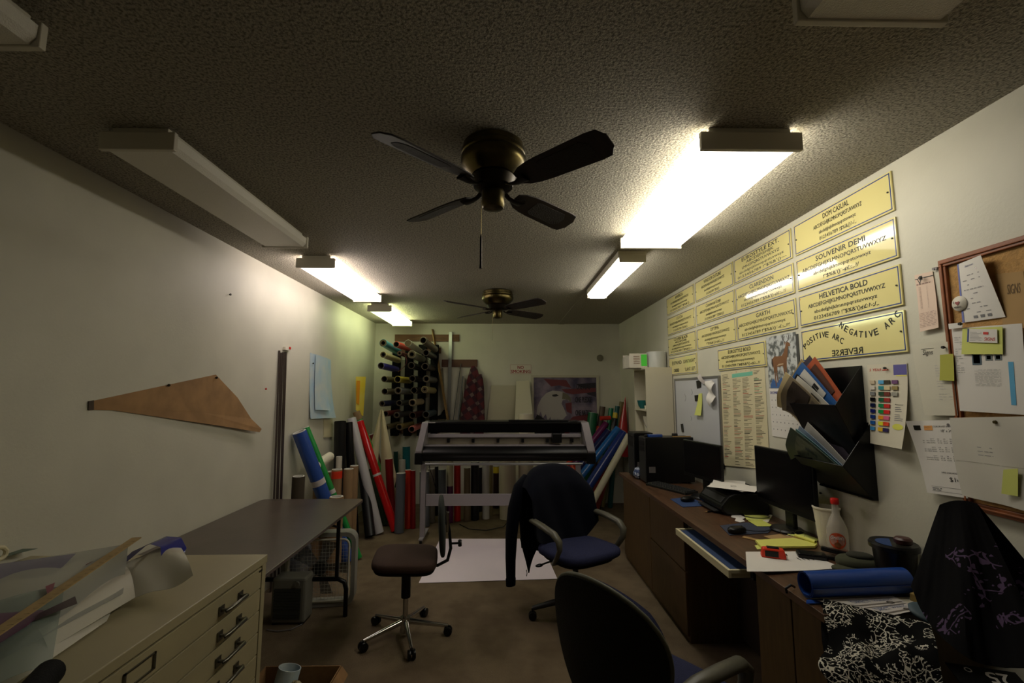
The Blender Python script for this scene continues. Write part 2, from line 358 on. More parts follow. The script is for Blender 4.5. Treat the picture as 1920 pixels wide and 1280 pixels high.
# ================================================================ ceiling fans
def fan(x, y, R, hub, rz, label, chain_x, chain_end, chain_thick):
    t = thing('ceiling_fan', label, 'ceiling fan', (x, y, ZC), rz, 'four-bladed ceiling fans')
    k = hub/0.12
    b = LB().lathe((0, 0, 0), [(0.105*k, -0.0005), (0.118*k, -0.012), (0.118*k, -0.03), (0.124*k, -0.036), (0.124*k, -0.05), (0.120*k, -0.055), (0.126*k, -0.064), (0.126*k, -0.085), (0.120*k, -0.098), (0.10*k, -0.125), (0.085*k, -0.14)], M['brass'], 40)
    b.build('motor_housing', t, smooth=35)
    LB().lathe((0, 0, 0), [(0.082*k, -0.141), (0.088*k, -0.15), (0.075*k, -0.185), (0.05*k, -0.20)], M['bronze'], 32).build('flywheel', t, smooth=35)
    LB().lathe((0, 0, 0), [(0.043, -0.200), (0.046, -0.205), (0.046, -0.262), (0.040, -0.272), (0.012, -0.28)], M['brass'], 28).build('switch_cup', t, smooth=35)
    for q in range(4):
        a = q*PI/2; ca, sa = math.cos(a), math.sin(a)
        Rz = Matrix.Rotation(a, 3, 'Z'); Rx = Rz @ Matrix.Rotation(math.radians(-18), 3, 'X')
        prof = [(0.13, 0.028), (0.165, 0.046), (0.21, 0.055), (0.5*R, 0.059), (0.88*R, 0.064), (0.955*R, 0.060), (R*0.985, 0.035), (R, 0.028), (R, -0.028), (R*0.985, -0.035), (0.955*R, -0.060), (0.88*R, -0.064), (0.5*R, -0.059), (0.21, -0.055), (0.165, -0.046), (0.13, -0.028)]
        o = Rz @ Vector((0, 0, -0.192))
        fr = Frame(o, Rx @ Vector((1, 0, 0)), Rx @ Vector((0, 1, 0)))
        bl = LB().prism(prof, fr, 0.006, M['blade']).build('blade', t, bevel=0.002)
        cane = LB().prism([(0.46*R, 0.03), (0.5*R, 0.04), (0.82*R, 0.042), (0.87*R, 0.02), (0.87*R, -0.02), (0.82*R, -0.042), (0.5*R, -0.04), (0.46*R, -0.03)], fr, -0.0015, mat('cane_inlay', (36, 27, 20), 0.7, bump=0.8, bscale=300), 0.0).build('cane_inlay', bl)
        LB().tube([Rz @ Vector((0.05*k, 0, -0.18)), Rz @ Vector((0.09, 0, -0.20)), Rz @ Vector((0.125, 0.0, -0.205)), Rz @ Vector((0.17, 0.0, -0.198))], [0.014, 0.012, 0.016, 0.028], M['bronze'], 10, 0.35).build('blade_iron', t, smooth=60)
    R_ = Matrix.Rotation(-rz, 3, 'Z')
    c = R_ @ Vector((chain_x, -0.045, 0)); z0 = -0.26; z1 = chain_end - ZC
    LB().cyl((c.x, c.y, z0), (c.x, c.y, z1), 0.0015, M['brass'], n=6).build('pull_chain', t)
    if chain_thick:
        LB().lathe((c.x, c.y, z1), [(0.001, -0.001), (0.006, 0.0), (0.0045, 0.02), (0.0045, 0.12), (0.002, 0.135)], M['bronze'], 10).build('chain_pull', t, smooth=40)
fan(-0.045, 1.745, 0.53, 0.124, math.radians(47), 'brass ceiling fan nearest the camera with a long pull chain', -0.045, 2.03, True)
fan(-0.065, 4.45, 0.63, 0.15, math.radians(42), 'smaller-looking brass ceiling fan further back near the rear wall', -0.05, 2.06, False)

# ================================================================ lettering signs on the right wall
UP = 'ABCDEFGHIJKLMNOPQRSTUVWXYZ'; LO = 'abcdefghijklmnopqrstuvwxyz'; NU = '0123456789'
def sign(y_far, y_near, z0, z1, lines, label, extra=None):
    w_ = y_far-y_near; h_ = z1-z0
    t = thing('lettering_sign', label, 'sign', (XR, (y_far+y_near)/2, z0), group='yellow lettering signs on the right wall')
    fr = Frame((XR-0.0008, y_far, z0), (0, -1, 0), (0, 0, 1))
    MB().rect(fr, 0, 0, w_, h_, 0.008, M['sign']).build('panel', t, bevel=0.002)
    b = MB(); i = 0.007; k = 0.0048
    for a in ((i, i, w_-i, i+k), (i, h_-i-k, w_-i, h_-i), (i, i, i+k, h_-i), (w_-i-k, i, w_-i, h_-i)): b.rect(fr, *a, 0.0006, M['blue'], 0.008)
    b.build('border', t)
    for x, y in ((0.022, h_/2), (w_-0.022, h_/2)):
        MB().cyl(fr.p(x, y, 0.008), fr.p(x, y, 0.012), 0.0038, M['ink'], n=10).build('screw', t)
    tx = MB()
    for s_, cx, cy, ww, hh, bo, sh in lines: tx.text(s_, fr, cx*w_, cy*h_, ww*w_, hh*h_, M['ink'], bo, sh, hh=0.0088)
    if extra: extra(tx, fr, w_, h_)
    tx.text('%d' % (len(label) % 9 + 1), fr, 0.018, h_-0.02, 0.005, 0.008, M['red'], 0.01, hh=0.0088)
    tx.build('lettering', t)
def L4(title, tw, l2=None, w2=0.8, l3=LO, w3=0.62, l4=NU + ' !"$%&\'()', w4=0.62, bo=0.0, sh=0.0, cx=0.5):
    return [(title, cx, 0.80, tw, 0.15, bo, sh), (l2 or UP, cx, 0.585, w2, 0.115, bo*0.6, sh), (l3, cx, 0.385, w3, 0.10, bo*0.5, sh), (l4, cx, 0.19, w4, 0.105, bo*0.5, sh)]
def L5(title, tw, w, bo=0.01):
    return [(title, .5, .83, tw, .14, bo, 0), ('ABCDEFGHIJK', .5, .67, w*.62, .10, bo, 0), ('LMNOPQRSTUVWXYZ', .5, .51, w*.85, .10, bo, 0), (LO, .5, .35, w, .09, bo*.6, 0), (NU+' !"$%&\'()~-', .5, .18, w*1.1, .095, bo*.6, 0)]
def arcs(tx, fr, w_, h_):
    for s_, x0, x1, base, amp in (('POSITIVE ARC', 0.05, 0.46, 0.50, 0.26), ('NEGATIVE ARC', 0.47, 0.95, 0.92, -0.36)):
        n = len(s_)
        for i, ch in enumerate(s_):
            if ch == ' ': continue
            u = i/(n-1); x = x0+(x1-x0)*u; y = base + amp*(1-(2*u-1)**2)
            sl = amp*(-2*(2*u-1)*2)*h_/((x1-x0)*w_)
            tx.text(ch, fr, x*w_, y*h_, (0.034 if ch != 'I' else 0.009)*w_, 0.17*h_, M['ink'], 0.01, ang=math.atan(sl), hh=0.0088)
    tx.text('REVERSE', fr, 0.5*w_, 0.17*h_, 0.30*w_, 0.17*h_, M['ink'], 0.01, mirror=True, hh=0.0088)
rows = [(2.345, 2.525), (2.136, 2.316), (1.928, 2.106), (1.728, 1.907)]
cA, cB, cC, cD = (2.545, 1.87), (3.24, 2.575), (3.928, 3.262), (4.64, 3.962)
sign(*cA, *rows[0], L4('DOM CASUAL', .27, w2=.5, w3=.38, l4=NU+' !$%&()?-/,.', w4=.38), 'DOM CASUAL sign, top of the nearest column')
sign(*cA, *rows[1], L4('SOUVENIR DEMI', .5, w2=.84, w3=.58, l4='!"$%&\'()¨-¢£:;,.?/', w4=.36, bo=.004), 'SOUVENIR DEMI sign with a light streak across it')
sign(*cA, *rows[2], L4('HELVETICA BOLD', .48, w2=.76, w3=.62, l4=NU+' !"$%&\'()¢£:?-;/,.', w4=.64, bo=.018), 'HELVETICA BOLD sign in the nearest column')
sign(*cA, *rows[3], [], 'POSITIVE ARC and NEGATIVE ARC sign with mirrored REVERSE', arcs)
sign(*cB, *rows[0], L5('EUROSTYLE EXT.', .66, .78, .014), 'EUROSTYLE EXT. sign at the top of the second column')
sign(*cB, *rows[1], L4('CLARENDON', .42, w2=.9, w3=.66, l4=NU+' !"$%&\'()-¢£:;,.?/', w4=.78, bo=.01), 'CLARENDON sign in the second column')
sign(*cB, *rows[2], L4('GARTH', .24, w2=.92, w3=.7, l4=NU+' !"$%&\'()¨-£:;,./?!', w4=.82, bo=.004), 'GARTH sign in the second column')
sign(*cC, *rows[0], L4('WINDSOR OUTLINE', .46, w2=.62, w3=.46, w4=.34), 'thin outline alphabet sign, top of the third column')
sign(*cC, *rows[1], L4('Commercial Script', .40, w2=.78, w3=.42, w4=.5, sh=.5), 'script alphabet sign in slanted letters')
sign(*cC, *rows[2], L4('OPTIMA', .22, w2=.72, w3=.56, l4='!"$%&\'()-¢£:;,.?/', w4=.46), 'OPTIMA sign in the third column')
sign(*cD, *rows[0], L4('AMERICA', .28, w2=.66, w3=.56, w4=.7, bo=.012), 'bold alphabet sign, top of the farthest column')
sign(*cD, *rows[1], L4('LUCIA', .22, w2=.78, w3=.56, w4=.5), 'light-lettered sign, second in the farthest column')
sign(*cD, *rows[2], L5('COOPER BLACK', .5, .7, .03), 'COOPER BLACK sign in the farthest column')
sign(*cD, *rows[3], [('EXPAND', .32, .66, .36, .19, .015, 0), ('SLANT RIGHT', .76, .66, .40, .17, 0, .35), ('CONDENSED', .3, .25, .2, .17, .012, 0), ('SLANT LEFT', .78, .25, .34, .17, 0, -.35)], 'EXPAND and SLANT sign half behind the white shelf unit')
sign(3.565, 2.905, 1.727, 1.893, L4('EUROSTYLE BOLD', .48, w2=.82, w3=.6, l4=NU+' !"#$%&*()-¢£:;,.?/', w4=.80, bo=.016), 'EUROSTYLE BOLD sign alone above the long typed list')
# ================================================================ things on the right wall
def quad(tl, tr, br, bl, off=None, nu=10, nv=10, m=None, b=None):
    b = b or MB(); tl, tr, br, bl = map(Vector, (tl, tr, br, bl))
    def fn(u, v):
        p = (bl*(1-u)+br*u)*(1-v) + (tl*(1-u)+tr*u)*v
        return p + (off(u, v) if off else Vector((0, 0, 0)))
    return b.grid(fn, nu, nv, m)
def rw(x, y, d=0.0): return onX(x, y, XR-d)
def wallsheet(name, px, m, label, cat, off=0.002, curl=0.0, group=None, extra=None, curlfn=None):
    """a sheet of paper pinned to the right wall, corners tl tr br bl; curl lifts its foot off the wall"""
    c = [rw(*p) for p in px]
    fn = curlfn or (lambda u, v: Vector((-off - curl*(1-v)**2, 0, 0)))
    if extra is None:
        o = quad(*c, fn, m=m).build(name, solid=0.0008, smooth=60); settag(o, label, cat, group); return o
    base = (c[2]+c[3])/2
    t = thing(name, label, cat, base, group=group)
    quad(*c, fn, m=m).build('sheet', t, solid=0.0008, smooth=60)
    def at_(u, v, h=0.0012):
        p = (c[3]*(1-u)+c[2]*u)*(1-v) + (c[0]*(1-u)+c[1]*u)*v
        return p + fn(u, v) + Vector((-h, 0, 0))
    extra(t, at_, c); return t
def marks(b, at_, u0, v0, u1, v1, m, n=4):
    """a printed bar lying on a sheet between two corners"""
    def fn(i, j): return at_(u0+(u1-u0)*i, v0+(v1-v0)*j)
    b.grid(fn, n, 1, m)
def wtext(b, at_, s, u, v, w, h, m, bold=0.0, shear=0.0):
    vs_, fs = text_mesh(s, 0.0, shear)
    x0 = min(q.x for q in vs_); x1 = max(q.x for q in vs_)
    b.add([at_(u + (q.x-x0)/(x1-x0)*w, v + q.y/0.7*h) for q in vs_], fs, m)
def scrib(b, at_, rng, m, u0, u1, v0, v1, rows, fill=0.6, thick=0.35, word=0.05):
    for r in range(rows):
        v = v1 - (r+0.5)*(v1-v0)/rows; th = (v1-v0)/rows*thick; u = u0
        while u < u1:
            wd = word*rng.uniform(0.5, 1.6); e = min(u+wd, u1)
            if rng.random() < fill: marks(b, at_, u, v-th/2, e, v+th/2, m, 1)
            u = e + word*0.35
rg = random.Random(3)
TL = mat('list_type', (110, 100, 78), .7)
RI, GI, TI = mat('print_red', (176, 70, 60), .7), mat('print_green', (90, 150, 110), .7), M['sink']

# pushpins helper
def pin(p, n, m, label, group='pushpins on the right wall', r=0.006):
    n = Vector(n); b = MB(); p = Vector(p)
    b.cyl(p, p+n*0.006, r*0.45, m, n=10); b.cyl(p+n*0.006, p+n*0.012, r, m, r1=r*0.85, n=12)
    o = b.build('pushpin'); settag(o, label, 'pushpin', group)

# whiteboard
t = thing('whiteboard', 'small whiteboard in an aluminium frame on the right wall', 'whiteboard', (XR-0.01, 4.02, 0.985))
fr = Frame((XR-0.001, 4.49, 0.985), (0, -1, 0), (0, 0, 1)); W_, H_ = 0.94, 0.706
MB().rect(fr, 0.01, 0.01, W_-0.01, H_-0.01, 0.012, M['wb']).build('board', t)
b = MB()
for a in ((0, 0, W_, 0.02), (0, H_-0.02, W_, H_), (0, 0.02, 0.02, H_-0.02), (W_-0.02, 0.02, W_, H_-0.02)): b.rect(fr, *a, 0.018, M['alu'])
b.build('frame', t, bevel=0.003)
MB().rect(fr, W_-0.05, -0.012, W_+0.004, 0.03, 0.024, M['black']).build('corner_cap', t, bevel=0.004)
b = MB()
for u, v, l in ((0.24, 0.56, 0.07), (0.40, 0.60, 0.05), (0.36, 0.36, 0.04)):
    pts = [fr.p(u + l*0.4*math.sin(3*k/8), v - l*k/8, 0.0125) for k in range(9)]
    b.tube(pts, 0.001, M['ink'], n=5)
b.build('marker_strokes', t)
wbp = lambda x, y, d: onX(x, y, XR-0.013-d)
def onboard(name, px, m, label, cat, h=0.004, curl=0.0):
    c = [wbp(*p, 0) for p in px]
    o = quad(*c, lambda u, v: Vector((-h-curl*(1-v)**2, 0, 0)), nu=4, nv=6, m=m).build(name, solid=0.002, smooth=60); settag(o, label, cat); return o
onboard('magnet', [(1306, 714), (1315, 712), (1315, 726), (1308, 728)], M['black'], 'small black magnet near the top of the whiteboard', 'magnet')
onboard('magnet', [(1303, 741), (1310, 740), (1310, 752), (1304, 752)], M['black'], 'small black magnet left of the yellow note on the whiteboard', 'magnet')
onboard('magnet', [(1277, 795), (1281, 794), (1283, 810), (1279, 810)], M['black'], 'small black magnet low on the whiteboard', 'magnet')
onboard('sticky_note', [(1311, 738), (1317, 737), (1319, 779), (1307, 778)], M['sticky2'], 'long yellow note hanging on the whiteboard', 'sticky note', curl=0.02)
o = quad(wbp(1330, 715, 0), wbp(1341, 712, 0), wbp(1345, 752, 0), wbp(1334, 763, 0), lambda u, v: Vector((-0.008-0.03*abs(math.sin(5*v+u*2)), 0.0, 0)), m=M['paper'], nu=4, nv=14).build('paper_scrap', solid=0.0008, smooth=60)
settag(o, 'crumpled white paper strip hanging at the whiteboard right edge', 'paper')
o = quad(wbp(1316, 700, 0), wbp(1326, 716, 0), wbp(1322, 720, 0), wbp(1310, 706, 0), lambda u, v: Vector((-0.012-0.01*math.sin(PI*u), 0, 0)), m=M['tapeclear'], nu=8, nv=2).build('tape_strip', solid=0.0008, smooth=60)
settag(o, 'curled strip of clear tape on the whiteboard top edge', 'tape')

# long typed list
def ex_list(t, at_, c):
    b = MB(); cols = [(0.04, 0.24), (0.30, 0.50), (0.53, 0.74), (0.78, 0.96)]
    marks(b, at_, 0.29, 0.925, 0.76, 0.965, mat('teal_highlight', (120, 196, 170), .7))
    wtext(b, at_, 'T Y P E', 0.36, 0.935, 0.32, 0.02, M['paper'])
    for k in range(5): wtext(b, at_, 'ABCDE'[k], 0.28+k*0.11, 0.975, 0.015, 0.012, RI)
    for ci, (a, e) in enumerate(cols):
        n = 62
        for r in range(n):
            v = 0.905 - r*0.90/n
            if ci in (0, 3): v += 0.06
            if ci == 3 and r > 50: continue
            if rg.random() < 0.10: continue
            wd = (e-a)*rg.uniform(0.35, 1.0)
            marks(b, at_, a, v, a+wd, v+0.0042 if rg.random() < .85 else v+0.007, rg.choice([TI, TL, TL, RI, TL, TI, GI if ci == 3 else TL]), 1)
    b.build('printing', t)
wallsheet('typed_list_poster', [(1352, 698), (1434, 686), (1445, 880), (1358, 872)], M['paper2'] if 0 else mat('cream_poster', (218, 208, 172), .7), 'tall cream poster with four columns of tiny type names', 'poster', 0.002, 0.004, extra=ex_list)

# deer calendar
t = thing('wall_calendar', 'deer wall calendar open at December behind the brochure pockets', 'calendar', onX(1470, 820, XR))
cy0, cy1 = 2.895, 2.60
fr = Frame((XR-0.0008, cy0, 1.285), (0, -1, 0), (0, 0, 1)); cw = cy0-cy1
MB().rect(fr, 0, 0.30, cw, 0.625, 0.004, mat('snowy_brush_print', (196, 200, 200), .5, col2=(92, 96, 96), vscale=26, ramp=(0.42, 0.56))).build('picture', t)
MB().rect(fr, cw, 0.36, cw+0.022, 0.61, 0.003, mat('calendar_edge', (60, 62, 60), .6)).build('page_edges', t)
b = MB(); DE, DK, BL = mat('deer_brown', (126, 84, 50), .6), mat('deer_dark', (60, 40, 28), .6), mat('calendar_blue', (60, 100, 160), .6)
dp = lambda pts: [(x*cw, 0.30+y*0.325) for x, y in pts]
b.prism(dp([(.17, .46), (.19, .56), (.26, .61), (.40, .60), (.52, .60), (.60, .67), (.66, .76), (.68, .82), (.735, .85), (.80, .82), (.83, .775), (.80, .76), (.75, .765), (.735, .70), (.71, .58), (.66, .48), (.58, .42), (.40, .40), (.30, .42), (.24, .38)]), fr, 0.0006, DE, 0.0042)
b.prism(dp([(.655, .80), (.63, .86), (.68, .85)]), fr, .0006, DE, .0043)
for leg in ([(.20, .44), (.30, .44), (.27, .28), (.29, .04), (.26, .03), (.235, .27)], [(.27, .43), (.35, .42), (.33, .26), (.35, .10), (.325, .10), (.30, .26)], [(.54, .44), (.62, .46), (.60, .28), (.61, .05), (.58, .05), (.565, .28)], [(.60, .46), (.68, .52), (.66, .32), (.68, .10), (.655, .10), (.63, .32)]):
    b.prism(dp(leg), fr, .0006, DE, .0041)
b.prism(dp([(.34, .42), (.56, .44), (.56, .46), (.40, .455)]), fr, .0006, mat('deer_belly', (190, 164, 132), .6), .0046)
b.prism(dp([(.16, .56), (.19, .57), (.215, .44), (.185, .39), (.155, .46)]), fr, 0.0006, DK, 0.0045)
for s_ in (-1, 1):
    b.tube([fr.p((.69+s_*.01)*cw, 0.30+.84*.325, .005), fr.p((.69+s_*.09)*cw, 0.30+.89*.325, .005), fr.p((.69+s_*.11)*cw, 0.30+.97*.325, .005)], 0.0013, DK, n=5)
    b.tube([fr.p((.69+s_*.08)*cw, 0.30+.88*.325, .005), fr.p((.69+s_*.03)*cw, 0.30+.96*.325, .005)], 0.001, DK, n=5)
b.prism(dp([(.06, .06), (.16, .18), (.30, .10), (.46, .20), (.62, .08), (.62, 0.0), (.06, 0.0)]), fr, 0.0005, BL, 0.0041)
b.build('deer', t)
MB().rect(fr, 0, 0, cw, 0.298, 0.0035, M['paper']).build('month_page', t)
b = MB(); b.text('DECEMBER', fr, 0.055, 0.272, 0.09, 0.016, mat('month_blue', (70, 70, 150), .6), 0.01, hh=0.0041)
for r in range(5):
    for k in range(7): b.rect(fr, 0.02+k*0.039, 0.222-r*0.045, 0.026+k*0.039, 0.229-r*0.045, 0.0003, mat('print_grey', (120, 120, 124), .7), 0.0038)
    b.rect(fr, 0.01, 0.243-r*0.045, cw-0.01, 0.2436-r*0.045, 0.0003, mat('print_pale', (196, 194, 190), .7), 0.0038)
b.build('printing', t)

# two hanging document pockets with brochures in them
def pocket(y0, y1, zb, ztop, zfront, prot, label):
    t = thing('wall_pocket', label, 'wall pocket', (XR, (y0+y1)/2, zb), group='black document pockets on the right wall')
    b = MB().bx(XR-0.006, XR-0.001, y0, y1, zb, ztop, M['black']).build('back_plate', t)
    m = M['black']; b = MB()
    A, B = Vector((XR-0.02, y0, zb)), Vector((XR-0.02, y1, zb)); Cc, D = Vector((XR-prot, y1, zfront)), Vector((XR-prot, y0, zfront))
    quad(D, Cc, B, A, m=m, nu=2, nv=2, b=b); b.build('front_panel', t, solid=0.004)
    for y in (y0, y1):
        b = MB(); b.add([(XR-0.02, y, zb), (XR-prot, y, zfront), (XR-0.006, y, ztop if y == y0 else zfront+0.02), (XR-0.006, y, zb)], [(0, 1, 2, 3)], m); b.build('side_panel', t, solid=0.003)
    MB().bx(XR-0.03, XR-0.001, y0, y1, zb-0.004, zb+0.002, m).build('floor_strip', t)
pocket(2.13, 2.47, 1.225, 1.685, 1.50, 0.145, 'upper black wall pocket stuffed with brochures')
pocket(2.10, 2.45, 1.075, 1.42, 1.225, 0.155, 'lower black wall pocket holding pale blue and grey brochures')
BR = lambda c: mat('brochure_%d_%d_%d' % c, c, 0.35)
def fan_out(y0, zb, zf, prot, specs, group):
    slope = (prot-.022)/(zf-zb)
    for k, (f, al, dy, dz, w_, h_, cc, label, prints) in enumerate(specs):
        a = math.radians(al); h_ += .03; w_ += .02; piv = Vector((y0+.02+dy*1.4, zf-.03+dz*1.2))
        up = Vector((math.sin(a), math.cos(a))); wd = Vector((math.cos(a), -math.sin(a)))
        bow = .012*(1 if k % 2 else .3)
        def at_(u, v, h=0.0, f=f, piv=piv, up=up, wd=wd, w_=w_, h_=h_, bow=bow):     # u: 0 far .. 1 near; v: 0 foot .. 1 head
            q = piv + wd*(w_*(1-u)) + up*(h_*v)
            q.y = max(q.y, zb+.012+.1*max(0, q.x-(y0+.31)))
            droop = .5*max(0, v-.45)**2*f*(1.2-u)
            xx = XR-.014-.82*f*slope*(q.y-zb)-(droop*.25+bow*math.sin(PI*u)*v)*(1 if q.y > zf else 0)*min(1, max(0, q.y-zf)*12)-h
            return Vector((xx, q.x, q.y-droop*.30))
        t = thing('brochure', label, 'brochure', at_(.5, 0), group=group)
        MB().grid(lambda u, v: at_(u, v), 8, 12, BR(cc)).build('cover', t, solid=.0025, smooth=60)
        b = MB()
        for (u0, v0, u1, v1, pc) in prints: b.grid(lambda u, v: at_(u0+(u1-u0)*u, v0+(v1-v0)*v, .0042), 6, 8, BR(pc))
        if prints: b.build('printing', t)
UPLIFT = .03
W1, K1, R1, N1 = (206, 204, 198), (40, 38, 36), (196, 70, 52), (60, 84, 140)
fan_out(2.14, 1.225, 1.50, .145, [
 (.12, 44, .10, .05, .20, .27, (150, 128, 84), 'tan brochure leaning rearmost in the upper wall pocket', [(.1, .7, .9, .95, (120, 98, 60))]),
 (.22, 38, .05, .05, .20, .26, (42, 34, 60), 'dark purple brochure near the back of the upper wall pocket', [(.1, .55, .9, .9, (70, 56, 92))]),
 (.34, 34, .01, .03, .20, .26, (180, 90, 60), 'rust orange brochure behind the blue one in the upper pocket', [(.5, .3, .9, .9, (90, 60, 50))]),
 (.46, 40, .04, .02, .21, .27, (48, 96, 160), 'blue brochure with a pale printed page in the upper pocket', [(.06, .30, .94, .88, W1), (.2, .76, .7, .80, N1), (.25, .68, .72, .72, R1), (.2, .48, .38, .58, (70, 66, 60)), (.48, .48, .62, .58, (120, 116, 108)), (.72, .45, .88, .58, (40, 40, 40))]),
 (.58, 46, .06, .0, .20, .25, (22, 22, 22), 'black glossy brochure in the middle of the upper pocket', [(.1, .80, .9, .84, (150, 150, 150))]),
 (.68, 46, .04, -.01, .20, .25, (206, 204, 196), 'white brochure just behind the cream magazines', [(.1, .4, .9, .6, (80, 76, 70)), (.2, .7, .5, .76, N1)]),
 (.80, 43, .08, -.01, .21, .27, (214, 196, 150), 'cream magazine with a red mark near the front of the upper pocket', [(.08, .35, .92, .62, (64, 58, 52)), (.62, .78, .78, .88, R1), (.15, .80, .5, .84, (110, 100, 80))]),
 (.92, 40, .05, -.03, .21, .26, (150, 136, 112), 'front brown printed magazine bulging from the upper pocket', [(.05, .5, .95, .9, (70, 60, 54)), (.1, .2, .9, .45, (110, 96, 84))])], 'brochures in the upper wall pocket')
fan_out(2.11, 1.075, 1.225, .155, [
 (.10, 46, .06, .05, .20, .26, (92, 84, 84), 'grey brown booklet rearmost in the lower wall pocket', [(.1, .5, .9, .9, (120, 108, 104))]),
 (.24, 42, .03, .03, .20, .25, (62, 56, 66), 'dark slate booklet second from the back in the lower pocket', [(.1, .8, .9, .9, (110, 60, 66))]),
 (.40, 44, .04, .01, .20, .25, (196, 192, 184), 'off-white booklet in the middle of the lower pocket', [(.1, .76, .6, .9, (120, 70, 76)), (.2, .4, .8, .6, (150, 146, 150))]),
 (.55, 46, .05, .0, .20, .25, (150, 168, 190), 'pale blue booklet in the lower pocket', [(.1, .5, .9, .8, (110, 140, 176))]),
 (.70, 46, .04, -.01, .20, .25, (120, 160, 172), 'turquoise booklet towards the front of the lower pocket', [(.1, .4, .9, .7, (160, 184, 184))]),
 (.86, 42, .03, -.02, .21, .26, (92, 108, 96), 'grey green booklet frontmost in the lower pocket', [(.06, .3, .94, .86, (120, 130, 112)), (.3, .5, .8, .7, (76, 92, 86))])], 'brochures in the lower wall pocket')

# colour chart
def ex_chart(t, at_, c):
    b = MB()
    wtext(b, at_, '5 YEAR', 0.06, 0.915, 0.32, 0.035, RI if 0 else M['red'], 0.015, 0.2)
    marks(b, at_, 0.68, 0.86, 0.99, 0.985, mat('chart_violet', (96, 92, 160), .6), 2)
    marks(b, at_, 0.74, 0.845, 0.99, 0.87, mat('chart_yellow', (222, 216, 120), .6), 2)
    wtext(b, at_, 'Pu', 0.78, 0.915, 0.12, 0.04, M['ink'])
    marks(b, at_, 0.40, 0.92, 0.56, 0.932, M['red'], 2)
    wtext(b, at_, 'Polyester', 0.72, 0.50, 0.20, 0.016, M['ink'], .02)
    for r in range(7): marks(b, at_, 0.72, 0.47-r*0.022-(0.02 if r > 2 else 0), 0.72+0.24*rg.uniform(.5, 1), 0.476-r*0.022-(0.02 if r > 2 else 0), mat('print_grey', (120, 120, 124), .7), 1)
    pts = [(0.82+0.14*math.cos(a*PI/8), 0.245+0.036*math.sin(a*PI/8)) for a in range(16)]
    b.add([at_(u, v, 0.0014) for u, v in pts], [tuple(range(16))], mat('chart_lemon', (220, 220, 90), .6))
    b.build('printing', t)
    sw = [[(206, 190, 164), (224, 218, 204), (130, 134, 134), (14, 14, 16), (20, 30, 70), (28, 36, 110), (30, 62, 140), (40, 100, 180), (70, 150, 210)],
          [(90, 170, 220), (40, 140, 150), (24, 70, 50), (24, 96, 66), (30, 140, 84), (30, 150, 74), (240, 160, 40), (226, 226, 60), (236, 190, 50)],
          [(56, 48, 40), (222, 202, 160), (110, 30, 30), (160, 34, 36), (206, 36, 36), (214, 34, 36), (232, 110, 150), (230, 74, 40), (50, 40, 96)],
          [(110, 66, 120), (150, 130, 80), (150, 148, 140)]]
    us = [(0.08, 0.21), (0.31, 0.45), (0.455, 0.60), (0.65, 0.79)]
    for (u0, u1), col in zip(us, sw):
        for k, cc in enumerate(col):
            v = 0.80 - k*0.073
            b = MB(); b.grid(lambda i, j: at_(u0+(u1-u0)*i, v+(-0.045+0.045*j), 0.004), 1, 1, mat('swatch_%d_%d_%d' % cc, cc, 0.3)); b.build('colour_swatch', t, solid=0.003)
wallsheet('colour_chart', [(1627, 684), (1702, 680), (1712, 842), (1635, 830)], M['paper2'], 'vinyl colour chart headed 5 YEAR with rows of colour chips', 'colour chart', 0.003, 0.03, extra=ex_chart, curlfn=lambda u, v: Vector((-0.003-0.045*(1-v)**2*(0.3+0.7*u), 0, 0)))

# corkboard
t = thing('cork_board', 'wood-framed cork board at the right edge', 'cork board', (XR, 1.1, 1.15))
fr = Frame((XR-0.001, 1.69, 1.14), (0, -1, 0), (0, 0, 1)); W_, H_ = 1.25, 0.925
MB().rect(fr, 0.02, 0.02, W_-0.02, H_-0.02, 0.008, M['cork']).build('cork_panel', t)
b = MB()
for a in ((0, 0, W_, 0.028), (0, H_-0.028, W_, H_), (0, 0.028, 0.028, H_-0.028), (W_-0.028, 0.028, W_, H_-0.028)): b.rect(fr, *a, 0.02, M['corkframe'])
for a in ((0.010, 0.010, W_-0.010, 0.018), (0.010, H_-0.018, W_-0.010, H_-0.010), (0.010, 0.018, 0.018, H_-0.018)): b.rect(fr, *a, 0.005, M['corkframe'], 0.02)
b.build('frame', t, bevel=0.003)
cb = lambda off, curl=0.0: (lambda u, v: Vector((-off-curl*(1-v)**2, 0, 0)))
def ex_pad(t, at_, c):
    b = MB(); marks(b, at_, 0.0, 0.0, 0.055, 1.0, mat('pad_blue', (110, 120, 186), .7), 2)
    wtext(b, at_, 'Stationers', 0.30, 0.90, 0.34, 0.035, mat('pad_ink_blue', (60, 70, 130), .7), .0, .4)
    scrib(b, at_, rg, mat('pencil', (150, 148, 150), .7), 0.15, 0.75, 0.10, 0.80, 9, 0.5, 0.18, 0.09)
    for k in range(3): marks(b, at_, 0.30+0.17*k, 0.045, 0.40+0.17*k, 0.09, mat('print_grey', (120, 120, 124), .7), 1)
    b.build('printing', t)
wallsheet('notepad_sheet', [(1802, 496), (1862, 478), (1893, 594), (1812, 605)], M['paper'], 'white notepad sheet with a blue left edge pinned on the cork board', 'paper', extra=ex_pad, curlfn=lambda u, v: Vector((-0.014-0.03*u*v, 0, 0)))
def ex_t(t, at_, c):
    b = MB(); wtext(b, at_, 'SIGNS', 0.35, 0.70, 0.5, 0.14, mat('print_brown', (100, 76, 44), .7), 0.01, .3); b.build('printing', t)
wallsheet('brown_envelope', [(1872, 514), (1925, 508), (1940, 640), (1893, 650)], mat('manila', (176, 142, 92), .8), 'brown envelope cut by the photo edge on the cork board', 'envelope', extra=ex_t, curlfn=cb(0.011))
def ex_badge(t, at_, c): pass
p = rw(1800, 569, 0.016)
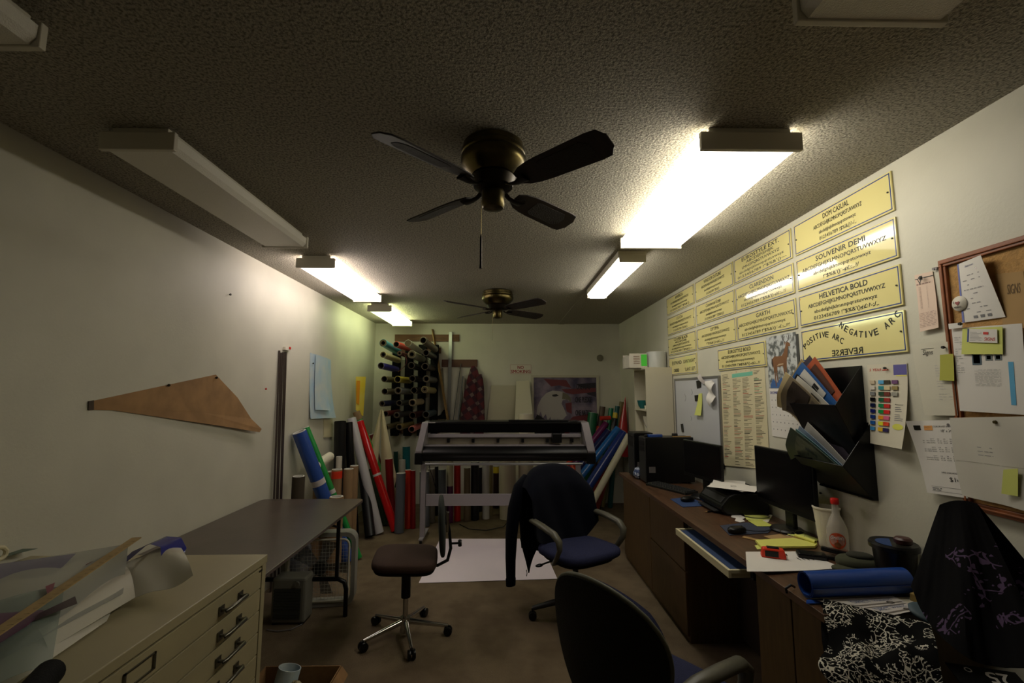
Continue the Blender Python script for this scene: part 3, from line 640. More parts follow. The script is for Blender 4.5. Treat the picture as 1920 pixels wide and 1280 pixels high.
t = thing('button_badge', 'round white heart button badge pinned to the cork board', 'badge', p)
MB().lathe(p, [(0.001, -0.0), (0.026, 0.0), (0.028, 0.003), (0.022, 0.008), (0.001, 0.010)], M['white'], 28, axis=(-1, 0, 0)).build('badge_disc', t, smooth=60)
f2 = Frame(p + Vector((-0.0102, 0, 0)), (0, -1, 0), (0, 0, 1)); b = MB()
b.prism([(0, -0.008), (0.008, 0.002), (0.008, 0.006), (0.004, 0.008), (0, 0.005), (-0.004, 0.008), (-0.008, 0.006), (-0.008, 0.002)], f2, 0.0006, mat('badge_red', (150, 80, 80), .6)); b.text('I', f2, -0.014, 0.006, 0.002, 0.009, M['ink'], hh=0.0004); b.text('MINNESOTA', f2, 0.0, -0.013, 0.026, 0.006, M['ink'], 0.01, hh=0.0004)
b.build('badge_print', t)
def ex_5(t, at_, c):
    b = MB(); wtext(b, at_, 'Signs', 0.28, 0.84, 0.28, 0.07, M['sink'], .0, .3); marks(b, at_, .26, .92, .6, .925, M['sink'], 1)
    scrib(b, at_, rg, mat('print_pale', (196, 194, 190), .7), 0.55, 0.95, 0.2, 0.7, 14, 0.5, 0.2, 0.06); b.build('printing', t)
wallsheet('price_sheet', [(1719, 646), (1792, 640), (1808, 779), (1745, 778)], mat('pale_cream_paper', (214, 210, 192), .8), 'pale cream sheet with a small signs logo left of the cork board', 'paper', 0.024, 0.0, extra=ex_5)
def ex_pk(t, at_, c):
    b = MB(); wtext(b, at_, 'V', 0.12, 0.82, 0.24, 0.10, M['ink'], .0); marks(b, at_, 0, .915, .3, .925, M['ink'], 1); marks(b, at_, .45, .915, 1, .93, M['ink'], 1); marks(b, at_, .25, .89, .42, .965, M['darkgrey'], 1)
    scrib(b, at_, rg, mat('print_rose', (150, 120, 110), .7), 0.05, 0.85, 0.80, 0.84, 1, 1, 0.5, 0.1)
    for r in range(18): marks(b, at_, .14, .76-r*.022, .26, .766-r*.022, mat('print_rose2', (176, 150, 138), .7), 1); marks(b, at_, .56, .76-r*.022, .60, .766-r*.022, mat('print_rose2', (176, 150, 138), .7), 1)
    scrib(b, at_, rg, mat('print_rose', (150, 120, 110), .7), 0.03, 0.95, 0.06, 0.32, 10, .95, 0.2, 0.2); b.build('printing', t)
wallsheet('price_list', [(1716, 516), (1750, 508), (1767, 614), (1732, 622)], M['pink'], 'narrow pink price list pinned left of the cork board', 'paper', 0.003, 0.012, extra=ex_pk)
wallsheet('sticky_note', [(1777, 665), (1802, 663), (1806, 714), (1778, 713)], M['sticky'], 'olive green sticky note overlapping the cork board left frame', 'sticky note', 0.03, 0.004)
def ex_main(t, at_, c):
    b = MB(); marks(b, at_, .79, .10, .86, .58, mat('stripe_blue', (90, 170, 214), .6), 2)
    marks(b, at_, .28, .55, .42, .72, mat('phone_print', (70, 90, 104), .6), 2); marks(b, at_, .30, .57, .40, .70, mat('phone_print2', (150, 166, 172), .6), 2)
    for k in (0, 1): marks(b, at_, .48+.13*k, .60, .58+.13*k, .67, mat('icon_grey', (110, 120, 124), .6), 1); marks(b, at_, .50+.13*k, .615, .56+.13*k, .655, M['paper'], 1)
    scrib(b, at_, rg, mat('print_pale', (196, 194, 190), .7), 0.30, 0.68, 0.30, 0.50, 14, .9, 0.4, 0.05)
    scrib(b, at_, rg, mat('print_pale', (196, 194, 190), .7), 0.03, 0.15, 0.45, 0.9, 16, .7, 0.4, 0.05); b.build('printing', t)
wallsheet('printed_page', [(1796, 616), (1930, 606), (1942, 778), (1812, 770)], M['paper'], 'large white page with a phone picture and blue stripe on the cork board', 'paper', extra=ex_main, curlfn=cb(0.024))
wallsheet('yellow_note_sheet', [(1820, 616), (1896, 612), (1897, 664), (1818, 664)], M['sticky2'], 'lime note sheet under a business card on the cork board', 'paper', 0.03)
def ex_card(t, at_, c):
    b = MB(); marks(b, at_, 0, 0, .05, 1, M['blue'], 2); scrib(b, at_, rg, mat('print_grey', (120, 120, 124), .7), 0.1, 0.5, 0.1, 0.8, 7, 1, 0.15, 0.3)
    marks(b, at_, .55, .60, .72, .78, M['red'], 2); wtext(b, at_, 'SIGNS', .58, .15, .36, .25, M['red'], .02, .2); b.build('printing', t)
wallsheet('business_card', [(1832, 616), (1888, 617), (1889, 643), (1831, 641)], M['paper'], 'white business card with red lettering on the lime note', 'business card', 0.034, extra=ex_card)
wallsheet('paper_slip', [(1795, 607), (1822, 604), (1822, 614), (1796, 617)], M['paper'], 'tiny white slip pinned under the button badge', 'paper', 0.034)
def ex_coro(t, at_, c):
    b = MB(); marks(b, at_, .26, .865, .50, .93, mat('logo_orange', (226, 160, 90), .6), 2); marks(b, at_, .10, .87, .25, .935, M['ink'], 2); wtext(b, at_, 'INDY', .29, .895, .18, .022, M['ink'], .03)
    wtext(b, at_, 'COROPLAST SIGNS', .52, .905, .46, .022, M['ink'], .01); wtext(b, at_, '18" x 24"', .70, .84, .28, .034, M['ink'])
    for g in range(3):
        for r in range(3):
            v = .74 - g*.115 - r*.026
            wtext(b, at_, ['QTY', 'SINGLE SIDED', 'DOUBLE SIDED'][r], .20 if r else .38, v, .30 if r else .1, .013, M['sink'], .01)
            for k in range(3): wtext(b, at_, [['10', '25', '50'], ['$7.35', '$6.17', '$5.45'], ['$11.08', '$10.95', '$8.25']][r][k], .56+.15*k, v, .10 if r else .05, .013, M['sink'])
    wtext(b, at_, 'NEED SIGN HOLDERS', .50, .29, .46, .02, M['ink'], .01); wtext(b, at_, '$1', .66, .19, .14, .055, M['ink'], .03); wtext(b, at_, 'EAC', .83, .20, .15, .022, M['ink'], .02)
    marks(b, at_, .16, .10, .95, .103, M['sink'], 2); marks(b, at_, .16, .04, .95, .043, M['sink'], 2); scrib(b, at_, rg, mat('print_grey', (120, 120, 124), .7), .18, .42, .05, .09, 2, 1, .5, .1)
    b.build('printing', t)
wallsheet('coroplast_price_sheet', [(1722, 789), (1796, 787), (1828, 934), (1750, 923)], M['paper'], 'white COROPLAST price sheet with an orange logo under the cork board', 'paper', extra=ex_coro, curlfn=lambda u, v: Vector((-0.0245-0.03*max(0, .25-u)*4*v*v, 0, 0)))
def ex_tr(t, at_, c):
    b = MB(); scrib(b, at_, rg, mat('pencil', (150, 148, 150), .7), .30, .52, .52, .66, 3, .8, .15, .06); marks(b, at_, 0.02, .445, 1, .45, mat('crease', (176, 172, 160), .8), 6); b.build('pencil_marks', t)
wallsheet('tracing_paper', [(1795, 783), (1960, 780), (1975, 965), (1822, 928)], mat('tracing_paper', (212, 208, 196), .7, alpha=0.95), 'large creased tracing paper sheet hanging below the cork board', 'paper', extra=ex_tr, curlfn=lambda u, v: Vector((-0.034-0.006*math.sin(9*u+4*v), 0, 0)))
wallsheet('sticky_note', [(1907, 880), (1935, 878), (1935, 930), (1903, 925)], M['sticky2'], 'lime sticky note on the tracing paper at the right photo edge', 'sticky note', 0.046)
for x, y, d, m, l in ((1729, 521, .01, 'darkgrey', 'dark pin holding the pink price list'), (1755, 504, .001, 'grey', 'grey pin above the pink price list corner'), (1836, 502, .02, 'chrome', 'clear pin in the blue-edged notepad sheet'), (1804, 607, .036, 'black', 'black pin in the tiny slip under the badge'),
                      (1772, 651, .026, 'black', 'black pin in the cream sheet beside the cork frame'), (1783, 796, .014, 'grey', 'grey pin in the COROPLAST price sheet'), (1870, 791, .03, 'brass', 'brass pin at the top of the tracing paper'), (1662, 690, .006, 'darkgrey', 'dark pin in the vinyl colour chart heading'),
                      (1541, 924, .0, 'ink', 'dark nail below the lower wall pocket'), (1760, 503, .0, 'grey', 'bare pin left of the cork board corner')):
    pin(rw(x, y, d), (-1, 0, 0), M[m], l)
# ================================================================ white shelf unit in the corner with its contents
t = thing('shelf_unit', 'tall white shelf unit standing beside the whiteboard', 'shelf unit', (1.55, 4.84, 0.0))
x0, x1, y0, y1, zt = 1.425, 1.692, 4.56, 4.985, 1.81
SH = mat('white_shelf_paint', (206, 200, 178), .5)
MB().bx(x0, x1, y0, y0+0.018, 0, zt, SH).build('side_panel', t); MB().bx(x0, x1, y1-0.018, y1, 0, zt, SH).build('side_panel', t)
MB().bx(x1-0.008, x1, y0+0.018, y1-0.018, 0, zt, SH).build('back_panel', t)
SHZ = [0.02, 0.80, 1.06, 1.37, zt-0.018]
for z in SHZ: MB().bx(x0, x1-0.008, y0+0.018, y1-0.018, z, z+0.018, SH).build('shelf', t)
t = thing('cardboard_box', 'open white box with a bright green sticker atop the shelf unit', 'box', (1.45, 4.85, zt))
b = MB(); WB = mat('white_card', (214, 208, 196), .7)
b.bx(1.30, 1.49, 4.70, 4.96, zt+.001, zt+.005, WB)
b.bx(1.30, 1.304, 4.70, 4.96, zt+.001, zt+.13, WB); b.bx(1.486, 1.49, 4.70, 4.96, zt+.001, zt+.15, WB); b.bx(1.304, 1.486, 4.70, 4.704, zt+.001, zt+.15, WB); b.bx(1.304, 1.486, 4.956, 4.96, zt+.001, zt+.15, WB)
b.build('box_walls', t)
MB().bx(1.425, 1.485, 4.697, 4.6995, zt+.02, zt+.14, M['greengl']).build('sticker', t)
b = MB()
for k in range(5): b.bx(1.345, 1.41, 4.697, 4.6995, zt+.045+k*.018, zt+.051+k*.018, mat('print_rose', (150, 120, 110), .7))
b.build('printed_label', t)
o = MB().lathe((1.60, 4.75, zt+.001), [(0.095, 0), (0.10, 0.005), (0.10, 0.165), (0.096, 0.17)], mat('grey_white_plastic', (196, 198, 194), .4), 36).build('canister', smooth=40); settag(o, 'round white canister atop the shelf unit', 'canister')
z = SHZ[3]+.0185
o = MB().lathe((1.475, 4.84, z), [(0.03, 0), (0.05, .03), (0.062, .085), (0.058, .085), (0.046, .03), (0.02, .008)], M['teal'], 24).build('bowl', smooth=40); settag(o, 'dark teal bowl on the middle of the white shelf unit', 'bowl')
o = MB().lathe((1.50, 4.70, z), [(0.036, 0), (0.040, .09), (0.037, .09), (0.033, .006)], M['cream'], 24).build('mug', smooth=40); settag(o, 'small cream cup beside the teal bowl', 'cup')
o = MB().lathe((1.455, 4.655, z), [(0.02, 0), (0.024, .035), (0.020, .036), (0.017, .004)], M['foam'], 20).build('jar', smooth=40); settag(o, 'tiny white jar in front of the cream cup', 'jar')
z = SHZ[2]+.0185
t = thing('bucket', 'white bucket with a wire handle on the lower white shelf', 'bucket', (1.56, 4.77, z))
MB().lathe((1.56, 4.77, z), [(0.085, 0), (0.105, .21), (0.108, .22), (0.108, .235), (0.101, .235), (0.10, .20), (0.08, .008)], M['white'], 30).build('pail', t, smooth=40)
MB().tube([Vector((1.56-0.11*math.cos(a), 4.77-0.115*math.sin(a)*0.6-.07*0, z+.19-.12*math.sin(a))) for a in [PI*k/10 for k in range(11)]], 0.002, M['grey'], n=6).build('wire_handle', t)

# ================================================================ desk
DX = 1.115; DXR = 1.692; DY0, DY1 = 1.66, 4.50
t = thing('desk', 'long walnut laminate desk along the right wall', 'desk', ((DX+DXR)/2, 3.1, 0))
MB().bx(DX, DXR, DY0, DY1, DZ-0.03, DZ, M['desk']).build('desktop', t, bevel=0.002)
KN0, KN1 = 2.17, 3.01
def pedestal(ya, yb, splits, name):
    MB().bx(DX+0.055, DXR-.01, ya, yb, 0.0, DZ-0.031, M['deskside']).build('pedestal', t)
    for a, e, za, zb in splits:
        MB().bx(DX+0.038, DX+0.055, a+.004, e-.004, za, zb, M['deskside']).build(name, t, bevel=0.002)
pedestal(KN1, DY1, [(KN1, 3.70, .04, .42), (KN1, 3.70, .43, DZ-.035), (3.70, DY1, .04, DZ-.035)], 'drawer')
pedestal(DY0+.02, KN0, [(DY0+.02, 1.91, .04, DZ-.035), (1.91, KN0, .04, DZ-.035)], 'cupboard_door')
MB().bx(DX+0.36, DX+0.375, KN0, KN1, 0.05, DZ-0.05, mat('kneehole_board', (40, 28, 18), .7)).build('modesty_panel', t)
tr = MB().bx(1.075, 1.35, 2.25, 2.91, DZ-0.105, DZ-0.085, M['cream']).build('keyboard_tray', t)
b = MB(); b.bx(1.065, 1.08, 2.245, 2.915, DZ-.105, DZ-.068, M['cream']); b.bx(1.08, 1.33, 2.245, 2.26, DZ-.085, DZ-.068, M['cream']); b.bx(1.08, 1.33, 2.90, 2.915, DZ-.085, DZ-.068, M['cream'])
b.build('tray_lip', tr, bevel=.002)
for y in (2.215, 2.945): MB().bx(1.16, 1.48, y-.012, y+.012, DZ-.10, DZ-.031, M['black']).build('tray_rail', t)
o = MB().bx(1.082, 1.22, 2.27, 2.89, DZ-.0845, DZ-.072, M['traypad']).build('keyboard_pad', bevel=.003); settag(o, 'blue pad lying on the pull-out keyboard tray', 'pad')
o = MB().bx(1.225, 1.325, 2.31, 2.86, DZ-.0845, DZ-.06, M['black']).build('keyboard', bevel=.004); settag(o, 'black keyboard pushed back on the pull-out tray', 'keyboard')

# ---------------------------------------------------------------- things on the desk
z = DZ + .0008
def tower(x0, x1, y0, y1, h, label):
    t = thing('computer_tower', label, 'computer', ((x0+x1)/2, (y0+y1)/2, z), group='computer towers on the desk')
    MB().bx(x0+.012, x1, y0, y1, z+.012, z+h, M['black']).build('case', t, bevel=.004)
    MB().bx(x0, x0+.012, y0+.003, y1-.003, z+.01, z+h-.002, M['darkgrey']).build('front_bezel', t, bevel=.006)
    for k in range(2): MB().bx(x0-.002, x0, y0+.02, y1-.02, z+h-.07-k*.05, z+h-.03-k*.05, M['black']).build('drive_bay', t)
    MB().bx(x0+.03, x0+.085, y0-.0015, y0, z+.09, z+.14, M['grey']).build('sticker', t)
    for xx in (x0+.04, x1-.04):
        for yy in (y0+.03, y1-.03): MB().cyl((xx, yy, z), (xx, yy, z+.012), .012, M['black'], n=10).build('foot', t)
tower(1.20, 1.62, 3.93, 4.11, .385, 'black computer tower nearest on the desk, clutter on top')
tower(1.18, 1.36, 4.20, 4.40, .40, 'second black tower behind the first at the desk end')
zt2 = z+.3858
for (x, y, r, h, l) in ((1.23, 3.98, .016, .018, 'left small black bottle cap on the computer tower'), (1.35, 4.00, .022, .022, 'middle black cap on the computer tower'), (1.49, 4.01, .025, .026, 'right black cap on the computer tower')):
    o = MB().lathe((x, y, zt2), [(r, 0), (r, h*.8), (r*.9, h)], M['black'], 18).build('cap', smooth=40); settag(o, l, 'cap')
o = MB().box((1.30, 3.965, zt2+.011), (.12, .05, .022), M['bluevinyl'], Euler((0, 0, .15))).build('small_box', bevel=.003); settag(o, 'small blue box lying on the computer tower', 'box')
o = MB().box((1.53, 3.96, zt2+.004), (.16, .02, .008), M['pine'], Euler((0, 0, .1))).build('wood_strip'); settag(o, 'thin wooden strip on the computer tower', 'strip')
# crumpled blue and white bag
b = MB(); rr = random.Random(5)
b.ellip((1.255, 4.40-.62+.62, z+.05), (.035, .05, .05), mat('blue_white_wrap', (60, 76, 120), .5, col2=(176, 184, 200), vscale=28, ramp=(.45, .55)), 1, 1, None, 16, 10)
b.v = [v + Vector((rr.uniform(-.006, .006), rr.uniform(-.006, .006), abs(rr.uniform(-.006, .006)) if v.z < z+.02 else rr.uniform(-.008, .008))) for v in b.v]
b.v = [v + Vector((-.055, -.235, 0)) for v in b.v]
o = b.build('crumpled_wrapper', smooth=20); settag(o, 'crumpled blue and white wrapper at the desk far corner', 'wrapper')

def monitor(cx, cy, rz, w, h, zc, label, standr, tilt=0.0, group='black flat monitors on the desk'):
    t = thing('monitor', label, 'monitor', (cx, cy, z), rz, group)
    # local: screen faces -Y
    LB().box((0, 0, zc), (w, .022, h), M['black'], Euler((tilt, 0, 0))).build('bezel', t, bevel=.004)
    Rm = Euler((tilt, 0, 0)).to_matrix()
    LB().box(Vector((0, 0, zc)) + Rm @ Vector((0, -.0118, .006)), (w-.024, .002, h-.04), M['screen'], Euler((tilt, 0, 0))).build('screen', t)
    LB().box((0, .024, zc-.03), (w*.5, .028, h*.55), M['black'], Euler((tilt, 0, 0))).build('back_bulge', t, bevel=.012)
    LB().box((0, .03, (zc-.02)/2+.01), (.07, .025, zc-.03), M['black']).build('neck', t, bevel=.004)
    LB().lathe((0, .0, 0), [(standr, 0), (standr, .008), (standr*.9, .016), (.04, .02)], M['black'], 32).build('stand_base', t, smooth=30)
monitor(1.47, 3.42, math.radians(-78), .44, .27, .265, 'black monitor at the desk far end beside the tower', .09)
monitor(1.585, 2.62, math.radians(-87), .50, .33, .275, 'large black monitor nearest on the desk', .085)
def keyboard(cx, cy, rz, label):
    t = thing('keyboard', label, 'keyboard', (cx, cy, z), rz)
    LB().box((0, 0, .009), (.42, .14, .018), M['black'], taper=.98).build('key_tray', t, bevel=.003)
    b = LB()
    for r in range(5):
        for k in range(15): b.box((-.188+k*.0265, -.048+r*.024, .021), (.021, .019, .007), M['darkgrey'], taper=.85)
    o = b.build('keys', t)
keyboard(1.335, 3.72, math.radians(-64), 'black keyboard on the desk before the computer tower')
def mouse(cx, cy, rz, label, glow=False, cable=None):
    t = thing('computer_mouse', label, 'mouse', (cx, cy, z+.003), rz)
    LB().ellip((0, 0, .015), (.032, .055, .020), M['black'], .8, .9, None, 20, 12).build('shell', t, smooth=60)
    LB().lathe((0, .03, .033), [(.004, -.003), (.004, .003)], M['darkgrey'], 12, axis=(1, 0, 0)).build('scroll_wheel', t)
    if glow: LB().box((-.030, -.008, .014), (.012, .04, .012), M['ledred']).build('red_light', t, bevel=.004)
    LB().tube(cable or [(0, .05, .012), (.03, .10, .006), (.02, .16, .004), (.06, .22, .004)], .002, M['black'], n=6).build('cable', t)
def flat(name, pts, m, label, cat, h=.0006, th=.0012, z_=None):
    zz = (z_ or z); P = [onZ(x, y, DZ) for x, y in pts]
    fr = Frame((0, 0, zz), (1, 0, 0), (0, 1, 0)); poly = [(min(p.x, 1.69), p.y) for p in P]
    a = sum(poly[i][0]*poly[(i+1) % len(poly)][1]-poly[(i+1) % len(poly)][0]*poly[i][1] for i in range(len(poly)))
    if a < 0: poly = poly[::-1]
    o = MB().prism(poly, fr, th, m, h-.0006).build(name); settag(o, label, cat); return o
flat('mousepad', [(1257, 936), (1290, 932), (1332, 948), (1280, 951)], M['padblue'], 'blue mousepad on the desk front edge near the keyboard', 'mousepad', th=.003)
mouse(1.30, 3.30, math.radians(-70), 'black mouse on the blue mousepad', cable=[(0, .05, .012), (.03, .09, .006), (.08, .12, .004), (.12, .16, .004)])
flat('mousepad', [(1350, 986), (1400, 980), (1450, 990), (1440, 1000), (1368, 1004)], mat('slate_mousepad', (52, 58, 76), .85), 'slate grey mousepad under the red-lit mouse', 'mousepad', th=.003)
mouse(1.28, 2.575, math.radians(-75), 'black mouse glowing red at its side', True, cable=[(0, .05, .012), (.02, .10, .006), (.03, .16, .004), (.01, .24, .004)])
# printer
t = thing('printer', 'black all-in-one printer with white papers on top', 'printer', (1.52, 3.10, z)); R_ = Euler((0, 0, math.radians(4)))
PX0, PX1, PY0, PY1 = 1.37, 1.67, 2.93, 3.27
b = MB(); pr = [(PX0+.03, 0), (PX0-.005, .035), (PX0, .06), (PX0+.05, .115), (PX0+.09, .13), (PX1, .135), (PX1, 0)]
n = len(pr); b.add([(x, PY0, z+h) for x, h in pr] + [(x, PY1, z+h) for x, h in pr], [(i, (i+1) % n, n+(i+1) % n, n+i) for i in range(n)] + [tuple(range(n-1, -1, -1)), tuple(range(n, 2*n))], M['black'])
b.build('body', t, bevel=.008)
MB().bx(PX0+.085, PX1-.01, PY0+.02, PY1-.02, z+.134, z+.150, M['matte']).build('scanner_lid', t, bevel=.005)
MB().box((PX0+.022, 3.10, z+.088), (.045, .28, .004), M['darkgrey'], Euler((0, -math.radians(47), 0))).build('control_panel', t, bevel=.002)
MB().bx(PX0-.03, PX0+.05, 2.98, 3.22, z+.012, z+.020, M['darkgrey']).build('paper_tray', t, bevel=.002)
zz = z+.1508; rgx = random.Random(11)
for k, (cx, cy, a, l) in enumerate(((1.54, 3.06, .3, 'lowest white sheet on the printer lid'), (1.52, 3.14, -.5, 'white sheet askew in the middle of the printer pile'), (1.50, 3.03, .9, 'topmost white sheet with a small drawn circle on the printer'))):
    o = MB(); c_ = Vector((cx, cy, zz+k*.0022)); Rm = Matrix.Rotation(a, 3, 'Z')
    if k < 2:
        quad(c_+Rm @ Vector((-.10, .14, 0)), c_+Rm @ Vector((.10, .14, 0)), c_+Rm @ Vector((.10, -.14, 0)), c_+Rm @ Vector((-.10, -.14, 0)), lambda u, v: Vector((0, 0, .001)), 4, 4, M['paper'], o)
        o = o.build('paper_sheet', solid=.0006); settag(o, l, 'paper', 'loose papers on the printer')
    else:
        t2 = thing('paper_sheet', l, 'paper', c_, group='loose papers on the printer')
        quad(c_+Rm @ Vector((-.10, .14, 0)), c_+Rm @ Vector((.10, .14, 0)), c_+Rm @ Vector((.10, -.14, 0)), c_+Rm @ Vector((-.10, -.14, 0)), lambda u, v: Vector((0, 0, .001+.004*u*v)), 4, 4, M['paper'], o)
        o.build('sheet', t2, solid=.0006)
        MB().tube([c_+Vector((.018*math.cos(q), .018*math.sin(q), .005)) for q in [k_*PI/6 for k_ in range(11)]], .0008, M['ink'], n=5).build('drawn_circle', t2)
# pen, cut shapes, notes, cables, ruler, pad ...
def penlike(a, b_, r, m, label, cat, tip=True):
    a = onZ(*a, DZ); b_ = onZ(*b_, DZ); a.z = b_.z = z+r; d = (b_-a)
    t = thing(cat, label, cat, (a+b_)/2 - Vector((0, 0, r)))
    MB().cyl(a+d*.12, b_, r, m, n=10).build('barrel', t)
    MB().cyl(a, a+d*.12, r*.25, M['pine'], r1=r, n=10).build('tip', t)
penlike((1322, 961), (1352, 958), .0045, M['matte'], 'black pencil at the desk edge before the printer', 'pencil')
flat('paper_cutout', [(1364, 963), (1370, 959), (1378, 962), (1386, 959), (1392, 963), (1390, 967), (1398, 971), (1392, 974), (1397, 978), (1388, 980), (1378, 977), (1380, 972), (1371, 970), (1372, 966)], M['paper'], 'scalloped white paper cutout on the desk', 'paper', h=.002)
flat('paper_sheet', [(1420, 962), (1452, 966), (1440, 980), (1418, 978)], M['paper2'], 'pale sheet with curled edge before the monitor stand', 'paper', h=.0015)
flat('sticky_note', [(1392, 963), (1420, 962), (1447, 972), (1425, 977), (1400, 975)], M['sticky2'], 'lime note under the black cable loop', 'sticky note', h=.003)
flat('sticky_note', [(1402, 977), (1428, 976), (1452, 988), (1420, 988)], mat('sticky_lime2', (200, 204, 96), .8), 'second lime note nearer than the cable loop', 'sticky note', h=.004)
b = MB(); c_ = onZ(1418, 969, DZ); b.tube([Vector((min(1.68, c_.x+.075*math.cos(a)), c_.y+.06*math.sin(a), z+.008)) for a in [k_*PI/12 for k_ in range(24)]], .0025, M['black'], n=6)
o = b.build('cable_loop'); settag(o, 'black cable loop lying on a lime note', 'cable')
def bar(a, b_, w, h, m, label, name, cat):
    a = onZ(*a, DZ); b_ = onZ(*b_, DZ); d = b_-a; an = math.atan2(d.y, d.x); c = (a+b_)/2
    o = MB().box((c.x, c.y, z+h/2), (d.length, w, h), m, Euler((0, 0, an))).build(name, bevel=.0008); settag(o, label, cat); return o
bar((1393, 1007), (1436, 1017), .03, .004, M['pine'], 'short wooden ruler by the legal pad', 'ruler', 'ruler')
flat('manila_envelope', [(1432, 1006), (1462, 1002), (1530, 1015), (1532, 1024), (1470, 1020)], mat('manila', (176, 142, 92), .8), 'flat manila envelope under the yellow legal pad', 'envelope', th=.003)
t = flat('legal_pad', [(1416, 1017), (1488, 1013), (1533, 1024), (1528, 1029), (1428, 1030)], M['yellowpaper'], 'yellow legal pad on the desk behind the tape measure', 'notepad', h=.004, th=.010)
b = MB(); a = onZ(1492, 1011, DZ); e = onZ(1530, 1024, DZ); e.x = min(e.x, 1.66)
b.pipe(a+Vector((0, 0, .02)), e+Vector((0, 0, .02)), .009, .007, M['yellowpaper']); o = b.build('rolled_page', smooth=40); settag(o, 'rolled-up yellow page lying on the legal pad', 'paper')
flat('sticky_note', [(1415, 1023), (1424, 1021), (1436, 1029), (1420, 1030)], M['sticky2'], 'lime note poking out under the legal pad left end', 'sticky note', h=.0006)
flat('yellow_sheet', [(1476, 1003), (1500, 999), (1540, 1014), (1520, 1016)], M['sticky2'], 'yellow sheet under the wire eyeglasses', 'paper', h=.004)
# glasses
g = onZ(1487, 1008, DZ); g.z = z+.006
t = thing('eyeglasses', 'thin wire eyeglasses lying behind the legal pad', 'eyeglasses', g); Rg = Matrix.Rotation(-.5, 3, 'Z')
for s_ in (-1, 1):
    MB().tube([g + Rg @ Vector((s_*.032+.024*math.cos(a), 0, .018+.018*math.sin(a))) for a in [k_*PI/9 for k_ in range(19)]], .0011, M['pewter'], n=6).build('lens_rim', t)
    MB().tube([g + Rg @ Vector((s_*.058, 0, .026)), g + Rg @ Vector((s_*.062, .05, .018)), g + Rg @ Vector((s_*.05, .12, 0))], .0011, M['pewter'], n=6).build('temple', t)
MB().tube([g + Rg @ Vector((-.009, 0, .022)), g + Rg @ Vector((0, 0, .026)), g + Rg @ Vector((.009, 0, .022))], .0011, M['pewter'], n=6).build('bridge', t)
# tape measure
g = onZ(1450, 1047, DZ); t = thing('tape_measure', 'orange-red tape measure on white paper', 'tape measure', (g.x, g.y, z+.004), math.radians(-22))
LB().box((0, 0, .022), (.105, .045, .044), M['orange'], taper=.86).build('case', t, bevel=.008)
LB().box((-.008, -.0225, .022), (.055, .004, .026), M['black']).build('grip', t, bevel=.002)
LB().box((0, 0, .0455), (.05, .028, .005), M['black']).build('lock_pad', t, bevel=.002)
LB().box((.054, -.004, .012), (.006, .026, .018), M['chrome']).build('tape_hook', t, bevel=.001)
# big curling white sheet at the desk edge
c = [onZ(1405, 1037, DZ), onZ(1510, 1036, DZ), onZ(1562, 1058, DZ), onZ(1400, 1084, DZ)]
t = thing('paper_sheet', 'large white paper under the tape measure, curling over the desk edge', 'paper', (1.3, 2.3, z))
for p in c: p.z = z
c[3] = Vector((1.02, 1.985, z)); c[0] = Vector((1.17, 2.28, z)); c[1] = Vector((1.45, 2.28, z)); c[2] = Vector((1.49, 2.07, z))
def offp(u, v): return Vector((0, 0, .0025 + .0*u)) + (Vector((0, 0, .02*(1-v)*(1-u)**2)))
b = MB(); quad(*c, offp, m=M['paper']); b = quad(*c, offp, 12, 12, M['paper']); b.build('sheet', t, solid=.0006, smooth=60)
b = MB()
for k in range(4): b.bx(1.36+.02*k, 1.364+.02*k, 2.16, 2.16+.03+.015*k, z+.0045, z+.0052, M['sink'])
b.build('printing', t)
# foam cup
o = MB().lathe((1.635, 2.36, z), [(.040, 0), (.058, .185), (.061, .185), (.061, .193), (.055, .193), (.053, .185), (.037, .006)], M['foam'], 32).build('foam_cup', smooth=40); settag(o, 'white foam cup behind the syrup bottle', 'cup')
# syrup bottle
cx, cy = 1.60, 2.245
t = thing('syrup_bottle', "clear syrup bottle with red cap and round orange label reading Griffin's", 'bottle', (cx, cy, z))
b = MB().lathe((cx, cy, z), [(.034, 0), (.042, .008), (.044, .03), (.045, .09), (.042, .125), (.030, .16), (.017, .185), (.0145, .20), (.0145, .235)], M['glass'], 30); b.build('bottle_body', t, smooth=50)
MB().lathe((cx, cy, z), [(.032, .003), (.040, .01), (.041, .02), (.001, .021)], mat('syrup', (120, 60, 26), .1, alpha=.8), 24).build('syrup', t, smooth=40)
MB().lathe((cx, cy, z), [(.017, .233), (.018, .236), (.018, .256), (.016, .259)], M['redcap'], 24).build('cap', t, smooth=40)
# curved label facing the camera
d0 = math.atan2(-cy, -cx)
def lab(u, v, r=.0455): a = d0 + (u)/r; return Vector((cx+r*math.cos(a), cy+r*math.sin(a), z+.072+v))
b = MB(); N = 24; vs_ = [lab(0, 0)] + [lab(.036*math.cos(2*PI*k/N), .036*math.sin(2*PI*k/N)) for k in range(N)]
b.add(vs_, [(0, 1+k, 1+(k+1) % N) for k in range(N)], M['label'])
tv, tf = text_mesh("Griffin's", 0.01, .3); xa = min(q.x for q in tv); xb = max(q.x for q in tv)
b.add([lab(-.028+(q.x-xa)/(xb-xa)*.056, .006+q.y*.022, .0468) for q in tv], tf, M['paper'])
vs_ = [lab(0, -.018, .0465)] + [lab(.014*math.cos(2*PI*k/N), -.018+.012*math.sin(2*PI*k/N), .0465) for k in range(N)]
b.add(vs_, [(0, 1+k, 1+(k+1) % N) for k in range(N)], mat('pancake_brown', (150, 90, 50), .5)); b.build('label', t)
